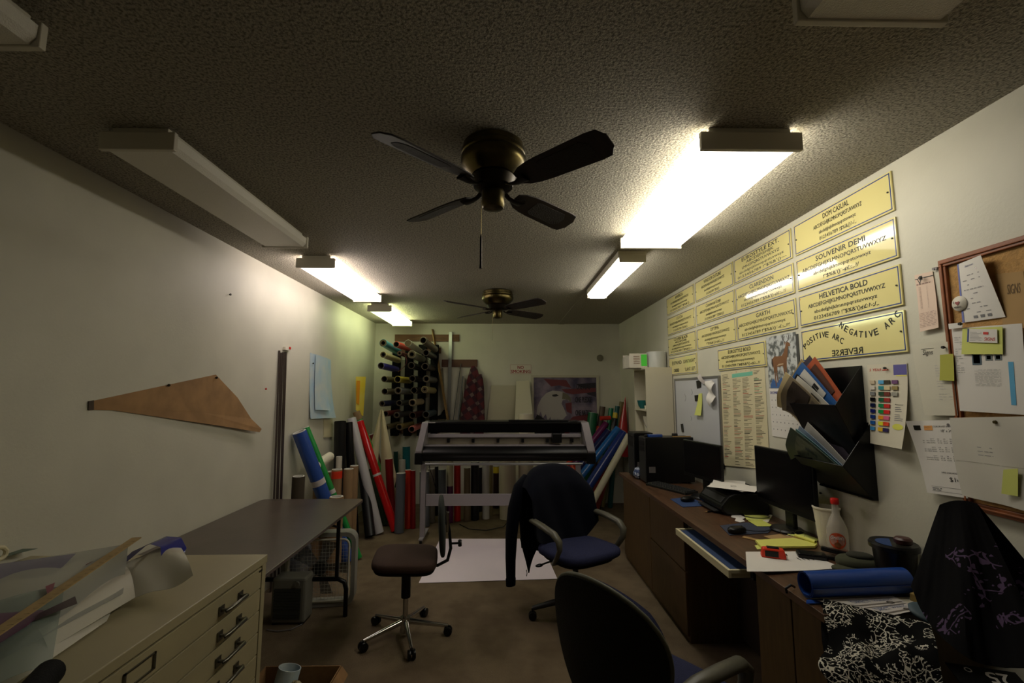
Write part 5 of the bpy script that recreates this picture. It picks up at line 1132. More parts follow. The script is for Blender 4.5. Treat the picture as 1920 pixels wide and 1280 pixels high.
# ================================================================ rack of vinyl rolls on the back wall
RY = 6.50
t = thing('roll_rack', 'black wall rack of uprights carrying vinyl rolls', 'rack', (-1.28, 6.58, .95))
for x in (-1.545, -1.365, -1.175, -1.0):
    MB().bx(x-.055, x+.055, RY+.03, YB-.034, .95, 2.24, M['matte']).build('upright', t, bevel=.003)
for zz in (1.02, 2.16): MB().bx(-1.62, -.92, YB-.033, YB-.003, zz-.04, zz+.04, M['wood']).build('rail', t)
for x in (-1.455, -1.27, -1.09):
    MB().bx(x-.03, x+.03, RY+.075, YB-.034, 1.1, 2.02, mat('rack_spacer', (150, 146, 130), .7)).build('spacer_board', t)
racks = [  # px of the near end, colour, outer r, wall, label, dx, dz of the far end, core colour
 (718.4, 642.7, (70, 150, 170), .050, .020, 'teal vinyl roll with cream end, top left of the rack', .10, -.10, 'cc'),
 (743, 645.4, (206, 70, 60), .040, .006, 'coral red roll, top row, second from the left in the rack', .10, 0, 'cw'),
 (764.8, 643, (190, 184, 176), .046, .040, 'roll wrapped in crumpled clear plastic, top row of the rack', .10, -.10, 'cw'),
 (793.5, 637.7, (120, 108, 92), .046, .007, 'grey brown roll, top right of the rack', .12, -.10, 'cc'),
 (718.4, 664.6, (206, 192, 150), .042, .014, 'cream roll, second row at the left of the rack', .10, -.05, 'cc'),
 (749, 662, (96, 40, 44), .030, .012, 'dark maroon roll above the hanging red loop', .05, 0, 'cc'),
 (772, 664, (170, 166, 150), .050, .020, 'bulky clear-wrapped roll, second row of the rack', .05, -.03, 'cc'),
 (798.5, 661, (40, 38, 34), .042, .005, 'black roll with white rim, second row at the right', .02, -.02, 'cw'),
 (714.4, 685.3, (60, 56, 150), .043, .005, 'royal blue roll, third row at the left of the rack', .10, -.03, 'cw'),
 (771, 685, (30, 28, 26), .044, .005, 'black roll with white rim, third row in the middle', .0, 0, 'cw'),
 (796.8, 686.8, (34, 32, 28), .046, .006, 'black roll with broad white rim, third row at the right', .0, 0, 'cw'),
 (720.5, 710.3, (116, 106, 80), .040, .005, 'olive brown roll, fourth row at the left of the rack', .04, 0, 'cc'),
 (745.5, 710.8, (206, 186, 66), .043, .006, 'yellow roll in the fourth row of the rack', .05, 0, 'cw'),
 (773, 709.5, (34, 34, 36), .042, .004, 'black roll in the fourth row, third from the left', .02, 0, 'cw'),
 (799.3, 710, (92, 94, 92), .044, .012, 'grey roll with thick rim, fourth row at the right', .02, 0, 'grey'),
 (721.3, 733.7, (110, 100, 80), .040, .004, 'brown roll, fifth row at the left of the rack', .03, 0, 'cw'),
 (746.4, 732, (140, 140, 140), .045, .014, 'silver grey roll in the fifth row of the rack', .03, -.02, 'cw'),
 (776, 731.6, (34, 32, 30), .043, .005, 'black roll with white rim, fifth row in the middle', .0, 0, 'cw'),
 (796, 730, (176, 162, 110), .043, .024, 'thick cream wound roll with a small hole, fifth row at the right', .04, -.02, 'cc'),
 (716.4, 756.5, (44, 46, 84), .038, .010, 'navy roll, sixth row at the left of the rack', .06, .0, 'grey'),
 (748.4, 755.4, (60, 60, 62), .038, .006, 'charcoal roll in the sixth row of the rack', .03, 0, 'grey'),
 (773, 754.6, (196, 176, 140), .044, .012, 'tan roll with cream rim in the sixth row', .0, 0, 'cc'),
 (723, 775.6, (96, 34, 34), .036, .004, 'dark red roll, seventh row at the left of the rack', .03, 0, 'grey'),
 (743.5, 778, (58, 58, 60), .040, .012, 'charcoal roll with pale plastic end, seventh row of the rack', .05, 0, 'cw'),
 (773.4, 778.7, (70, 26, 28), .043, .004, 'deep maroon roll, seventh row in the middle', .01, 0, 'grey'),
 (798.5, 777, (50, 66, 78), .044, .005, 'slate blue roll with white rim, seventh row at the right', .01, 0, 'cw'),
 (723, 801, (110, 96, 70), .036, .005, 'brown roll, bottom row at the left of the rack', .03, 0, 'grey'),
 (748.4, 800.5, (124, 110, 66), .040, .010, 'olive tan roll, bottom row second from the left', .06, 0, 'cc'),
 (771.7, 804.6, (214, 120, 116), .040, .005, 'pink roll at the bottom row beside the plotter', .0, .01, 'cw')]
CM = dict(cc=M['corecol'], cw=M['corewhite'], grey=M['grey'])
NY = 5.86
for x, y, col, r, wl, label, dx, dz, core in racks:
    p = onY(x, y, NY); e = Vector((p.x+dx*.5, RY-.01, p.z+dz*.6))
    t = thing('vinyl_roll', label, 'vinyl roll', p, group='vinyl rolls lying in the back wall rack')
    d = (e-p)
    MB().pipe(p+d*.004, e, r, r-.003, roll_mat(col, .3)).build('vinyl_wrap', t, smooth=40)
    MB().pipe(p, e, r-.0032, r-.0032-wl, CM[core], mi=mat('kraft_core_painted_shade', (70, 56, 40), .9)).build('core_tube', t, smooth=40)  # kraft brown darkened: shade of the deep hole put into the colour
rack = [o for o in C.objects if o.name == 'roll_rack'][0]
for x, y, col, r, wl, label, dx, dz, core in racks:
    p = onY(x, y, NY); e = Vector((p.x+dx*.5, RY+.029, p.z+dz*.6)); ri = r-.0032-wl-.001; rp = min(.009, ri-.001)
    d = (e-p)*.75
    MB().cyl(e, e-d, rp, M['matte'], n=10).build('peg', rack)
# red loop of vinyl hanging off a roll
c_ = onY(752, 678, 5.95)
o = MB().grid(lambda u, v: c_ + Vector((.07*math.sin(u*PI*1.05)+.02-.05*u, .03*v+.02, .11-.24*u)), 14, 2, mat('dark_red_loop', (120, 30, 40), .3)).build('vinyl_strip', solid=.002, smooth=60); settag(o, 'dark red vinyl strip looping down from the rack', 'vinyl strip')

# back wall
def bwbox(px, d, m, name, label, cat, off=.001):
    a = onY(px[0], px[1], YB-off); b_ = onY(px[2], px[3], YB-off)
    o = MB().bx(a.x, b_.x, YB-off-d, YB-off, b_.z, a.z, m).build(name, bevel=.002); settag(o, label, cat); return o
bwbox((741, 627, 861, 640), .02, M['wood'], 'wall_board', 'upper brown board screwed to the back wall', 'board')
bwbox((829, 674, 895, 688), .02, mat('dark_board', (92, 58, 40), .6), 'wall_board', 'lower dark brown board on the back wall holding the shirt', 'board')
def leanstick(a, b_, w_, th, m, name, label, cat, ya, yb):
    A = onY(*a, ya); B = onY(*b_, yb); q = (A-B).to_track_quat('Z', 'Y').to_matrix()
    o = MB().box((A+B)/2, (w_, th, (A-B).length), m, q).build(name, bevel=.001); settag(o, label, cat); return o
leanstick((811, 617), (842, 800), .055, .012, M['pine'], 'wooden_stick', 'tan wooden stick leaning over the boards right of the rack', 'stick', 6.59, 6.50)
leanstick((845, 622), (841, 800), .05, .006, M['rule'], 'straightedge', 'long vertical metal straightedge hung on the back wall boards', 'straightedge', 6.60, 6.57)
leanstick((864, 682), (849, 795), .05, .006, mat('grey_rule', (92, 94, 92), .5), 'straightedge', 'grey ruler hanging slantwise left of the plaid shirt', 'straightedge', 6.60, 6.58)
leanstick((868, 705), (858, 795), .075, .006, mat('blue_grey_rule', (104, 112, 116), .4), 'straightedge', 'wide blue-grey straightedge beside the plaid shirt', 'straightedge', 6.575, 6.56)
leanstick((870, 706), (867, 785), .018, .004, M['white'], 'straightedge', 'thin pale ruler against the wide straightedge', 'straightedge', 6.56, 6.55)
leanstick((830, 690), (835, 795), .09, .006, mat('dull_tan_panel', (120, 112, 92), .6), 'straightedge', 'dull tan slat behind the metal straightedge', 'slat', 6.61, 6.605)
o = MB().prism([(0, 0), (.19, 0), (.19, .035), (.14, .13), (.11, .13), (.07, .06), (0, .03)], Frame(onY(817, 785, 6.58), (1, 0, 0), (0, 0, 1)), .02, M['matte']).build('squeegee_holder', bevel=.003); settag(o, 'black clamp hanging right of the roll rack', 'clamp')
# plaid shirt
t = thing('plaid_shirt', 'maroon plaid flannel shirt hanging from the lower wall board', 'shirt', onY(888, 795, 6.56))
hp = onY(889, 686, 6.58)
def shirt(u, v):
    a = -1+2*u; half = (.03 + .135*min(1, v*1.6)**.7); drop = v*.98
    return Vector((hp.x + a*half - .02*v, 6.575 - .035 - .03*math.cos(a*1.3)*min(1, v*3) - .012*math.sin(a*9+v*3)*v, hp.z - drop + .02*math.sin(a*7)*v))
MB().grid(shirt, 26, 22, M['plaid']).build('body', t, solid=.006, smooth=70)
def slv(v): return Vector((hp.x+.08+.045*v, 6.50, hp.z-.12-.72*v))
MB().tube([slv(k/8) for k in range(9)], [.035, .05, .055, .055, .05, .05, .045, .045, .04], M['plaid'], 12, .6).build('sleeve', t, smooth=70)
MB().tube([slv(1), slv(1)+Vector((.005, 0, -.05))], [.042, .04], mat('plaid_cuff', (70, 30, 44), .9), 12, .6).build('cuff', t, smooth=70)
# NO SMOKING
a = onY(956, 683, YB-.002); b_ = onY(996.5, 701, YB-.002)
t = thing('no_smoking_sign', 'white NO SMOKING sign in red letters on the back wall', 'sign', ((a.x+b_.x)/2, YB, b_.z))
fr = Frame((a.x, YB-.001, b_.z), (1, 0, 0), (0, 0, 1)); W_, H_ = b_.x-a.x, a.z-b_.z
MB().rect(fr, 0, 0, W_, H_, .004, M['white']).build('panel', t)
b = MB(); b.text('NO', fr, W_/2, H_*.70, W_*.28, H_*.32, mat('sign_red', (150, 30, 34), .5), .02, hh=.0048); b.text('SMOKING', fr, W_/2, H_*.27, W_*.9, H_*.32, mat('sign_red', (150, 30, 34), .5), .02, hh=.0048)
for r_ in ((.004, .004, W_-.004, .007), (.004, H_-.007, W_-.004, H_-.004), (.004, .004, .007, H_-.004), (W_-.007, .004, W_-.004, H_-.004)): b.rect(fr, *r_, .0004, mat('sign_red', (150, 30, 34), .5), .0042)
b.build('lettering', t)
o = MB().lathe(onY(1125, 671, YB-.001), [(.045, 0), (.05, .006), (.04, .02), (.012, .022)], mat('grey_disc', (130, 124, 104), .6), 24, axis=(0, -1, 0)).build('wall_disc', smooth=40); settag(o, 'small round grey disc high on the back wall at the right', 'wall fitting')
# hanging clear sheet and leaning cream panel
def tracesheet(u, v): p = Vector((onY(925+55*u-8*(1-v), 0, YB).x, YB-.03-.02*math.sin(5*u)*(1-v), 1.10+.56*v)); return p
MBs = MB().grid(tracesheet, 12, 8, mat('tracing_cream', (200, 194, 168), .5, alpha=.85)).build('tracing_sheet', solid=.001, smooth=60); settag(MBs, 'cream tracing sheet taped to the back wall behind the plotter', 'tracing sheet')
c = [onY(976, 704, 6.50), onY(993, 704, 6.50), onY(1012, 900, 6.1), onY(960, 900, 6.1)]
c = [onY(968, 715, 6.56), onY(992, 713, 6.56), Vector((onY(1010, 830, 6.3).x, 6.3, .45)), Vector((onY(962, 830, 6.3).x, 6.3, .45))]
o = quad(*c, m=mat('cream_panel', (206, 200, 174), .5), nu=1, nv=1).build('leaning_board', solid=.008); settag(o, 'tall cream board leaning just left of the eagle poster', 'board')
# eagle poster
a = onY(996, 703, YB-.01); b_ = onY(1125, 835, YB-.01)
t = thing('eagle_poster', 'framed patriotic bald eagle poster on the back wall', 'poster', ((a.x+b_.x)/2, YB-.01, b_.z))
fr = Frame((a.x, YB-.005, b_.z), (1, 0, 0), (0, 0, 1)); W_, H_ = b_.x-a.x, a.z-b_.z
b = MB(); fw = .035
for r_ in ((0, 0, W_, fw), (0, H_-fw, W_, H_), (0, fw, fw, H_-fw), (W_-fw, fw, W_, H_-fw)): b.rect(fr, *r_, .02, mat('poster_frame', (190, 184, 164), .4))
b.build('frame', t, bevel=.002)
MB().rect(fr, fw, fw, W_-fw, H_-fw, .008, mat('poster_cloud', (134, 120, 136), .5, col2=(54, 48, 78), vscale=5, ramp=(.35, .65))).build('picture', t)
g0, g1 = fw+.01, H_-fw-.01
def E_(pts, m, h): b.prism([(fw+x*(W_-2*fw), fw+y*(H_-2*fw)) for x, y in pts], fr, .0006, m, h)
b = MB(); ER, EW, ED = mat('poster_red', (104, 36, 42), .5), mat('eagle_white', (168, 162, 158), .6), mat('eagle_dark', (24, 20, 22), .6)
E_([(.16, .98), (.52, .96), (.60, .84), (.40, .88), (.28, .86)], ER, .0082); E_([(.44, .82), (.99, .84), (.99, .78), (.62, .74), (.50, .77)], ER, .0083)
E_([(.40, .20), (.62, .40), (.99, .46), (.99, .36), (.70, .30), (.52, .12)], ER, .0082); E_([(.50, .60), (.60, .62), (.60, .44), (.52, .48)], ER, .0084)
E_([(.0, .0), (.0, .34), (.06, .44), (.20, .34), (.42, .28), (.50, .12), (.60, 0)], ED, .0085)
E_([(.04, .44), (.06, .56), (.12, .68), (.20, .76), (.30, .80), (.40, .79), (.47, .775), (.54, .73), (.575, .67), (.57, .64), (.52, .66), (.46, .655), (.44, .60), (.48, .52), (.52, .42), (.46, .36), (.40, .28), (.38, .38), (.34, .28), (.32, .38), (.28, .30), (.26, .40), (.22, .33), (.19, .44), (.14, .38), (.11, .48), (.08, .42)], EW, .0092)
E_([(.46, .775), (.53, .745), (.585, .69), (.59, .64), (.575, .615), (.56, .65), (.50, .665), (.45, .67)], mat('beak_grey', (104, 98, 78), .5), .0098)
E_([(.29, .735), (.36, .745), (.40, .72), (.34, .705), (.30, .71)], ED, .0099)
E_([(.68, .90), (.99, .92), (.99, .70), (.86, .74), (.80, .82)], mat('poster_dark', (30, 24, 40), .5), .0081)
pt = fw + .62*(W_-2*fw)
for k, s_ in enumerate(('ONE FLAG', 'ONE PLEDGE', 'ONE NATION', 'UNDER')):
    b.text(s_, fr, fw+(.66+.13)*(W_-2*fw) if k != 3 else fw+.74*(W_-2*fw), fw+(.86-.20*k)*(H_-2*fw), (.26 if k else .22 if k == 0 else .2)*(W_-2*fw) if k != 3 else .18*(W_-2*fw), .085*(H_-2*fw), mat('poster_ink', (20, 16, 20), .6), .0, hh=.0105)
b.build('eagle_artwork', t)

# ================================================================ standing and leaning rolls
def stand(label, top, base, r, col, rough=.3, Yt=None, Yb=None, core='corewhite', grp='rolls standing along the left and back walls', band=None, hollow=True, name='vinyl_roll', taper=1.0):
    """top: image point + depth of the roll's upper end; base: image point on the floor (or explicit xyz)"""
    B = onZ(base[0], base[1], .002) if len(base) == 2 else Vector(base)
    A = onY(top[0], top[1], Yt if Yt else B.y) if len(top) == 2 else Vector(top)
    d = (A-B).normalized(); B = B + Vector((0, 0, r*math.hypot(d.x, d.y)))
    t = thing(name, label, 'vinyl roll' if name == 'vinyl_roll' else 'tube', B, group=grp)
    m = roll_mat(col, rough)
    MB().pipe(B, A, r, r*.93, m).build('vinyl_wrap' if name == 'vinyl_roll' else 'tube_wall', t, smooth=40)
    if hollow: MB().pipe(B+d*.002, A+d*.004, r*.925, r*.72, M[core]).build('core_tube', t, smooth=40)
    if band: 
        f0, f1, bm = band; MB().pipe(B+(A-B)*f0, B+(A-B)*f1, r+.0012, r-.001, M[bm] if isinstance(bm, str) else bm).build('tape_band', t, smooth=40)
    return t
GL = 'rolls gathered in the left rear corner'
stand('wide shiny blue roll leaning on the left wall behind the table', (XL+.07, 4.12, 1.21), (-1.44, 4.42, .002), .060, (52, 84, 160), .2, grp=GL, band=(.60, .64, 'tapeclear'))
stand('thin bright green roll leaning beside the blue one', (XL+.05, 4.30, 1.235), (-1.36, 4.50, .002), .030, (36, 150, 66), .35, grp=GL, band=(.50, .53, 'tapeclear'))
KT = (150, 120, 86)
for lab_, x, y, Y_, r in (('kraft tube with orange band standing behind the table', 632, 880, 4.55, .050), ('kraft tube standing between orange-banded tube and black rolls', 654, 879, 4.58, .048), ('tall kraft tube tucked against the black rolls', 664.5, 873, 4.84, .042), ('short kraft tube nearest the blue and green rolls', 608, 894, 4.42, .045),
                          ('kraft tube partly behind the short one at its left', 596, 889, 4.28, .035), ('kraft tube partly behind the short one at its right', 619, 884, 4.69, .044), ('dim kraft tube at the back between others', 606, 887, 4.52, .030), ('darkest kraft tube farthest left behind the blue roll', 560, 893, 3.93, .050), ('kraft tube whose white rim peeps over the table edge', 631, 931, 4.18, .060)):
    A = onY(x, y, Y_); A.x = max(A.x, XL + r + .01)
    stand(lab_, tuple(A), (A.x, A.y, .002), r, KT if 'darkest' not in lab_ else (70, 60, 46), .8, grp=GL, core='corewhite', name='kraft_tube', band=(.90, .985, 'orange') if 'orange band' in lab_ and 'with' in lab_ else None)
A = onY(636, 856, 4.90)
stand('short white tube standing behind the kraft tubes', tuple(A), (A.x+.01, A.y, .002), .030, (206, 200, 186), .6, grp=GL, name='paper_tube')
# white roll lying on the tube tops
p0, p1 = onY(590, 884, 4.30), onY(618, 864, 4.66)
o = MB().pipe(p0+Vector((.0, 0, .045)), p1+Vector((.0, 0, .045)), .044, .034, M['foam']).build('white_roll', smooth=40); settag(o, 'short white roll lying aslant on top of the kraft tubes', 'roll')
BK = (16, 16, 18)
stand('broad black wrapped roll, leftmost of the black ones', tuple(onY(638, 790, 5.02)), (-1.75, 5.06, .002), .062, BK, .35, grp=GL, core='matte')
stand('black roll with thin silver streaks, right of the broad one', tuple(onY(653, 792, 5.14)), (-1.60, 5.12, .002), .046, BK, .2, grp=GL, core='matte')
stand('black roll resting under the long white one', tuple(onY(672, 800, 5.56)), (-1.43, 5.10, .002), .055, (10, 10, 12), .4, grp=GL, core='matte')
stand('green roll with brown kraft top behind the white one', tuple(onY(668, 772, 5.62)), (-1.28, 5.75, .002), .042, (60, 130, 60), .4, grp=GL, core='kraft', band=(.93, 1.0, 'kraftroll'))
stand('long white roll leaning left with its foot on the carpet', tuple(onY(659, 784, 5.30)), (711, 1001), .050, (196, 194, 196), .3, grp=GL)
stand('glossy bright red roll leaning left beside the white one', tuple(onY(674, 790, 5.44)), (741, 997), .046, (196, 24, 26), .15, grp=GL, band=(.49, .51, 'tapeclear'))
stand('dark green roll showing between white and red ones', tuple(onY(690, 880, 5.62)), (722, 985), .040, (40, 60, 34), .4, grp=GL)
stand('dark maroon roll behind the bright red one', tuple(onY(694, 815, 5.95)), (735, 965), .045, (96, 20, 30), .3, grp=GL)
# yellow banner
c = [onY(667, 706, 5.60), onY(686, 706, 5.72), onY(681, 780, 5.72), onY(667, 768, 5.62)]
t = thing('yellow_banner', 'yellow printed banner end sticking up from the corner rolls', 'banner', c[2])
quad(*c, lambda u, v: Vector((0, -.02*math.sin(PI*u), 0)), m=mat('banner_yellow', (226, 196, 40), .5, col2=(226, 206, 90), vscale=6)).build('sheet', t, solid=.001, smooth=60)
b = MB(); quad(c[0]*.8+c[1]*.2+Vector((0, -.04, -.05)), c[0]*.45+c[1]*.55+Vector((0, -.04, -.05)), c[3]*.45+c[2]*.55+Vector((0, -.04, .1)), c[3]*.8+c[2]*.2+Vector((0, -.04, .1)), m=mat('banner_orange', (226, 150, 30), .5), b=b, nu=3, nv=3); b.build('printing', t)
# cream pointed wrapped sheet
for px, l, Y_ in (([(714, 766), (716, 768), (712, 886), (698, 830)], 'left flap of cream canvas rising to a point', 5.75), ([(716, 766), (719, 770), (748, 892), (716, 880)], 'right flap of cream canvas falling from a point', 5.72)):
    c = [onY(*p, Y_) for p in px]; c[2].y -= .12; c[3].y -= .05
    foot = [Vector((c[2].x, c[2].y-.02, .35)), Vector((c[3].x, c[3].y-.02, .35))]
    b = quad(*c, lambda u, v: Vector((0, -.05*math.sin(PI*u)*(1-v*.6), 0)), m=mat('cream_canvas', (196, 184, 150), .7)); quad(c[3], c[2], foot[0]-Vector((.04, 0, 0)), foot[1]+Vector((.03, 0, 0)), lambda u, v: Vector((0, -.05*math.sin(PI*u), 0)), m=mat('cream_canvas', (196, 184, 150), .7), b=b)
    o = b.build('canvas_sheet', solid=.002, smooth=70); settag(o, l, 'canvas sheet', 'cream canvas sheets by the left rear corner')
GM = 'rolls standing behind the plotter'
def up(label, x, ytop, ybase, rpx, col, rough=.35, grp=GM, band=None, core='corewhite', Y_=None, lean=0, name='vinyl_roll'):
    B = onZ(x, ybase, .002); A = onY(x+lean, ytop, B.y+.02)
    return stand(label, tuple(A), tuple(B), rpx*B.y/F, col, rough, grp=grp, band=band, core=core, name=name)
up('dark red roll standing right of the canvas flaps', 736, 860, 985, 7, (130, 16, 20), lean=-7)
up('black roll behind the dark red standing one', 716, 880, 968, 6, (14, 14, 16), lean=-2)
up('slim cream roll before the black one', 738, 915, 972, 4.5, (206, 196, 160), lean=0)
up('grey standing roll left of the plotter', 748, 887, 998, 8.5, (92, 98, 106), lean=4)
up('teal roll standing far back left of the plotter', 762, 837, 952, 7, (20, 110, 120))
up('dark green roll peeping behind the teal one', 744, 846, 950, 4, (20, 70, 60), lean=-2)
up('white roll standing before the teal one', 754, 862, 958, 6, (200, 196, 184))
up('orange-red roll beside the grey standing one', 764.5, 881, 990, 5.5, (190, 44, 20), lean=1)
up('narrow dark red roll by the plotter left leg', 774.5, 882, 990, 4.5, (130, 14, 16))
up('wide grey roll seen through the stand, leftmost', 796, 884, 986, 9, (96, 100, 106))
up('taupe roll next to the wide grey one', 809, 879, 979, 6.5, (112, 104, 92))
up('black roll between taupe and grey behind the stand', 818.5, 874, 966, 3.5, (16, 16, 18))
up('mid grey roll with pale rim seen through the stand', 829, 880, 982, 7, (88, 92, 100))
up('cream-topped purple roll seen through the stand', 843.5, 862, 979, 6, (84, 20, 70), band=(.58, .99, mat('cream_wrap', (206, 198, 170), .5)))
up('red roll seen through the stand', 857.5, 872, 976, 6, (186, 26, 16))
up('taupe brown roll with white rim seen through the stand', 876, 877, 976, 6, (112, 96, 76))
up('black roll seen through the middle of the stand', 890.5, 866, 974, 7.5, (14, 14, 20))
up('thin dark roll right of the middle black roll', 900.5, 876, 958, 3.5, (24, 24, 30))
up('slim bright white roll seen through the stand', 911, 862, 972, 6.5, (206, 202, 200))
up('thin tan roll beside the slim white one', 920.5, 868, 966, 3.5, (140, 124, 90))
up('dark brown roll with yellow wrap end behind the stand', 930, 874, 952, 5.5, (50, 30, 22), band=(.84, .99, mat('yellow_wrap', (200, 176, 50), .25)))
up('thick white roll seen through the stand, left of two', 952, 855, 972, 14.5, (200, 188, 170), .6)
up('tall thick white roll rising above the plotter', 986, 776, 968, 13.5, (202, 192, 172), .6)
GR = 'rolls leaning in the right rear corner'
def leanr(label, top, Yt, base, r, col, rough=.3, core='corewhite', band=None): return stand(label, tuple(onY(top[0], top[1], Yt)), base, r, col, rough, grp=GR, core=core, band=band)
leanr('long thin white roll leaning right, frontmost of the corner rolls', (1179, 816), 5.76, (.90, 5.52, .002), .040, (206, 198, 176), .5)
leanr('dark blue roll leaning right beside the white one', (1170, 811), 5.96, (.74, 5.62, .002), .056, (30, 50, 120), .25)
leanr('light blue roll with kraft core leaning right', (1159, 803), 6.14, (.57, 5.82, .002), .048, (36, 100, 170), .25, core='kraftroll')
leanr('navy roll leaning right under the purple one', (1141, 808), 6.38, (.52, 6.04, .002), .050, (26, 34, 84), .3)
leanr('purple magenta roll leaning right above the navy one', (1137, 793), 6.48, (.48, 6.20, .002), .044, (110, 34, 90), .3)
leanr('orange-red roll leaning right behind the plotter cheek', (1129, 795), 6.56, (.40, 6.36, .002), .042, (196, 64, 36), .35)
leanr('green roll standing behind the plotter right cheek', (1112, 774), 6.55, (1.08, 6.45, .002), .070, (20, 96, 60), .3)
leanr('brown roll end between green and teal rolls', (1130, 762), 6.56, (1.18, 6.52, .002), .040, (92, 74, 60), .5)
leanr('small green roll with white tip in the right corner', (1146, 765), 6.52, (1.30, 6.40, .002), .034, (24, 120, 84), .3)
leanr('dark teal roll at the back of the right corner', (1158, 761), 6.42, (1.44, 6.36, .002), .034, (20, 80, 80), .3)
leanr('yellow-topped roll in the right corner', (1155, 774), 6.42, (1.24, 6.20, .002), .038, (26, 24, 24), .4, band=(.94, .998, mat('yellow_end', (206, 180, 40), .4)))
leanr('olive tan roll leaning behind the red cone', (1166, 753), 6.42, (1.34, 6.38, .002), .032, (128, 116, 74), .5)
leanr('dark red roll low behind the white leaning one', (1136, 880), 6.1, (1.06, 5.75, .002), .075, (120, 20, 18), .3)
o = MB().cyl(onY(1126, 784, 6.30), onY(1144, 783, 6.34), .03, roll_mat((190, 44, 28), .35)).build('vinyl_roll_end', smooth=40); settag(o, 'short red-orange roll lying across the corner rolls', 'vinyl roll')
a = onY(1179, 744, 6.28); b_ = onY(1173, 812, 6.26); a.x = min(a.x, 1.67); b_.x = 1.585
o = MB().cyl(b_+Vector((0, 0, -.3)), a, .11, roll_mat((166, 30, 34), .2), r1=.004, n=24).build('vinyl_cone', smooth=60); settag(o, 'pointed red vinyl cone in the right rear corner', 'vinyl cone')
o = MB().cyl(onY(1074, 872, 5.6), onY(1082, 888, 5.5), .035, M['orange']).build('roll_end', smooth=40); settag(o, 'orange roll end peeking over the jacket chair', 'roll')
o = MB().pipe(onY(1084, 884, 5.5), onY(1094, 905, 5.4), .03, .022, mat('pale_blue_roll', (130, 160, 190), .3)).build('roll_end', smooth=40); settag(o, 'pale blue roll end beside the orange one', 'roll')
# ================================================================ chairs
def swivel_base(t, R, m, hub_h=.07, n=5, a0=0.0, chrome=False, colr=.025, col_top=.38, lower=None):
    for k in range(n):
        a = a0 + 2*PI*k/n; ca, sa = math.cos(a), math.sin(a)
        if chrome: leg = LB().tube([(.02*ca, .02*sa, hub_h+.035), (.5*R*ca, .5*R*sa, hub_h+.018), (R*ca, R*sa, hub_h-.002)], [.017, .014, .010], m, 10, 1.1)
        else: leg = LB().tube([(.02*ca, .02*sa, hub_h+.05), (.5*R*ca, .5*R*sa, hub_h+.04), (.85*R*ca, .85*R*sa, hub_h+.012), (R*ca, R*sa, hub_h)], [.035, .028, .023, .020], m, 10, .7)
        leg = leg.build('base_leg', t, smooth=50)
        c = LB()
        for s_ in (-1, 1): c.lathe((R*ca - sa*s_*.014, R*sa + ca*s_*.014, .028), [(.010, -.010), (.026, -.008), (.028, 0), (.026, .008), (.010, .010)], M['black'], 18, axis=(-sa, ca, 0))
        c.cyl((R*ca, R*sa, .03), (R*ca, R*sa, hub_h), .008, M['black'], n=8)
        c.build('caster', leg, smooth=40)
    LB().cyl((0, 0, hub_h-.03), (0, 0, hub_h+.06), .032, m).build('hub', t, smooth=40)
    LB().cyl((0, 0, hub_h+.05), (0, 0, col_top), colr*.7, M['chrome'] if chrome else M['darkgrey']).build('gas_column', t, smooth=40)
    if lower: LB().cyl((0, 0, lower), (0, 0, col_top), colr*1.25, M['black']).build('column_sleeve', t, smooth=40)

# brown task chair with chrome star base
t = thing('task_chair', 'armless brown task chair with a chrome star base in the middle of the floor', 'chair', (-.635, 3.13, 0), math.radians(97))
swivel_base(t, .275, M['chrome'], .06, 5, math.radians(-95), True, .024, .42, .24)
LB().ellip((0, .005, .482), (.215, .205, .038), M['brownfab'], .55, .45, Euler((math.radians(3), 0, 0)), 36, 14).build('seat', t, smooth=60)
LB().ellip((0, .005, .452), (.205, .195, .022), M['matte'], .5, .45, Euler((math.radians(3), 0, 0)), 32, 8).build('seat_pan', t, smooth=60)
LB().ellip((0, -.225, .68), (.165, .022, .185), mat('dark_green_fabric', (34, 38, 34), .85), .6, .55, Euler((math.radians(-3), 0, 0)), 32, 14).build('backrest', t, smooth=60)
LB().tube([(0, -.05, .435), (0, -.20, .425), (0, -.265, .455), (0, -.285, .53), (0, -.275, .64), (0, -.262, .70)], [.010, .010, .011, .011, .010, .010], M['black'], 10).build('back_bar', t, smooth=60)
LB().box((0, -.262, .70), (.04, .018, .13), M['chrome']).build('back_bracket', t, bevel=.004)
LB().cyl((0, -.285, .56), (0, -.335, .56), .007, M['black']).lathe((0, -.345, .56), [(.020, -.012), (.024, 0), (.020, .012)], M['black'], 16, axis=(0, -1, 0)).build('knob', t, smooth=40)

def arm(t, s_, y0=-.14, y1=.17, zt=.66, xo=.275):
    pts = [(s_*(xo-.02), y0-.03, zt-.005), (s_*xo, y0+.03, zt+.010), (s_*(xo+.01), (y0+y1)/2, zt+.004), (s_*(xo+.01), y1-.03, zt-.014), (s_*(xo+.005), y1+.02, zt-.05), (s_*(xo-.0), y1+.02, zt-.10), (s_*(xo-.01), y1-.03, zt-.17), (s_*(xo-.06), .04, zt-.235), (s_*.13, .02, zt-.245)]
    LB().tube(pts, [.018, .026, .028, .028, .026, .022, .020, .019, .018], M['armpad'], 12, .72).build('armrest', t, smooth=70)

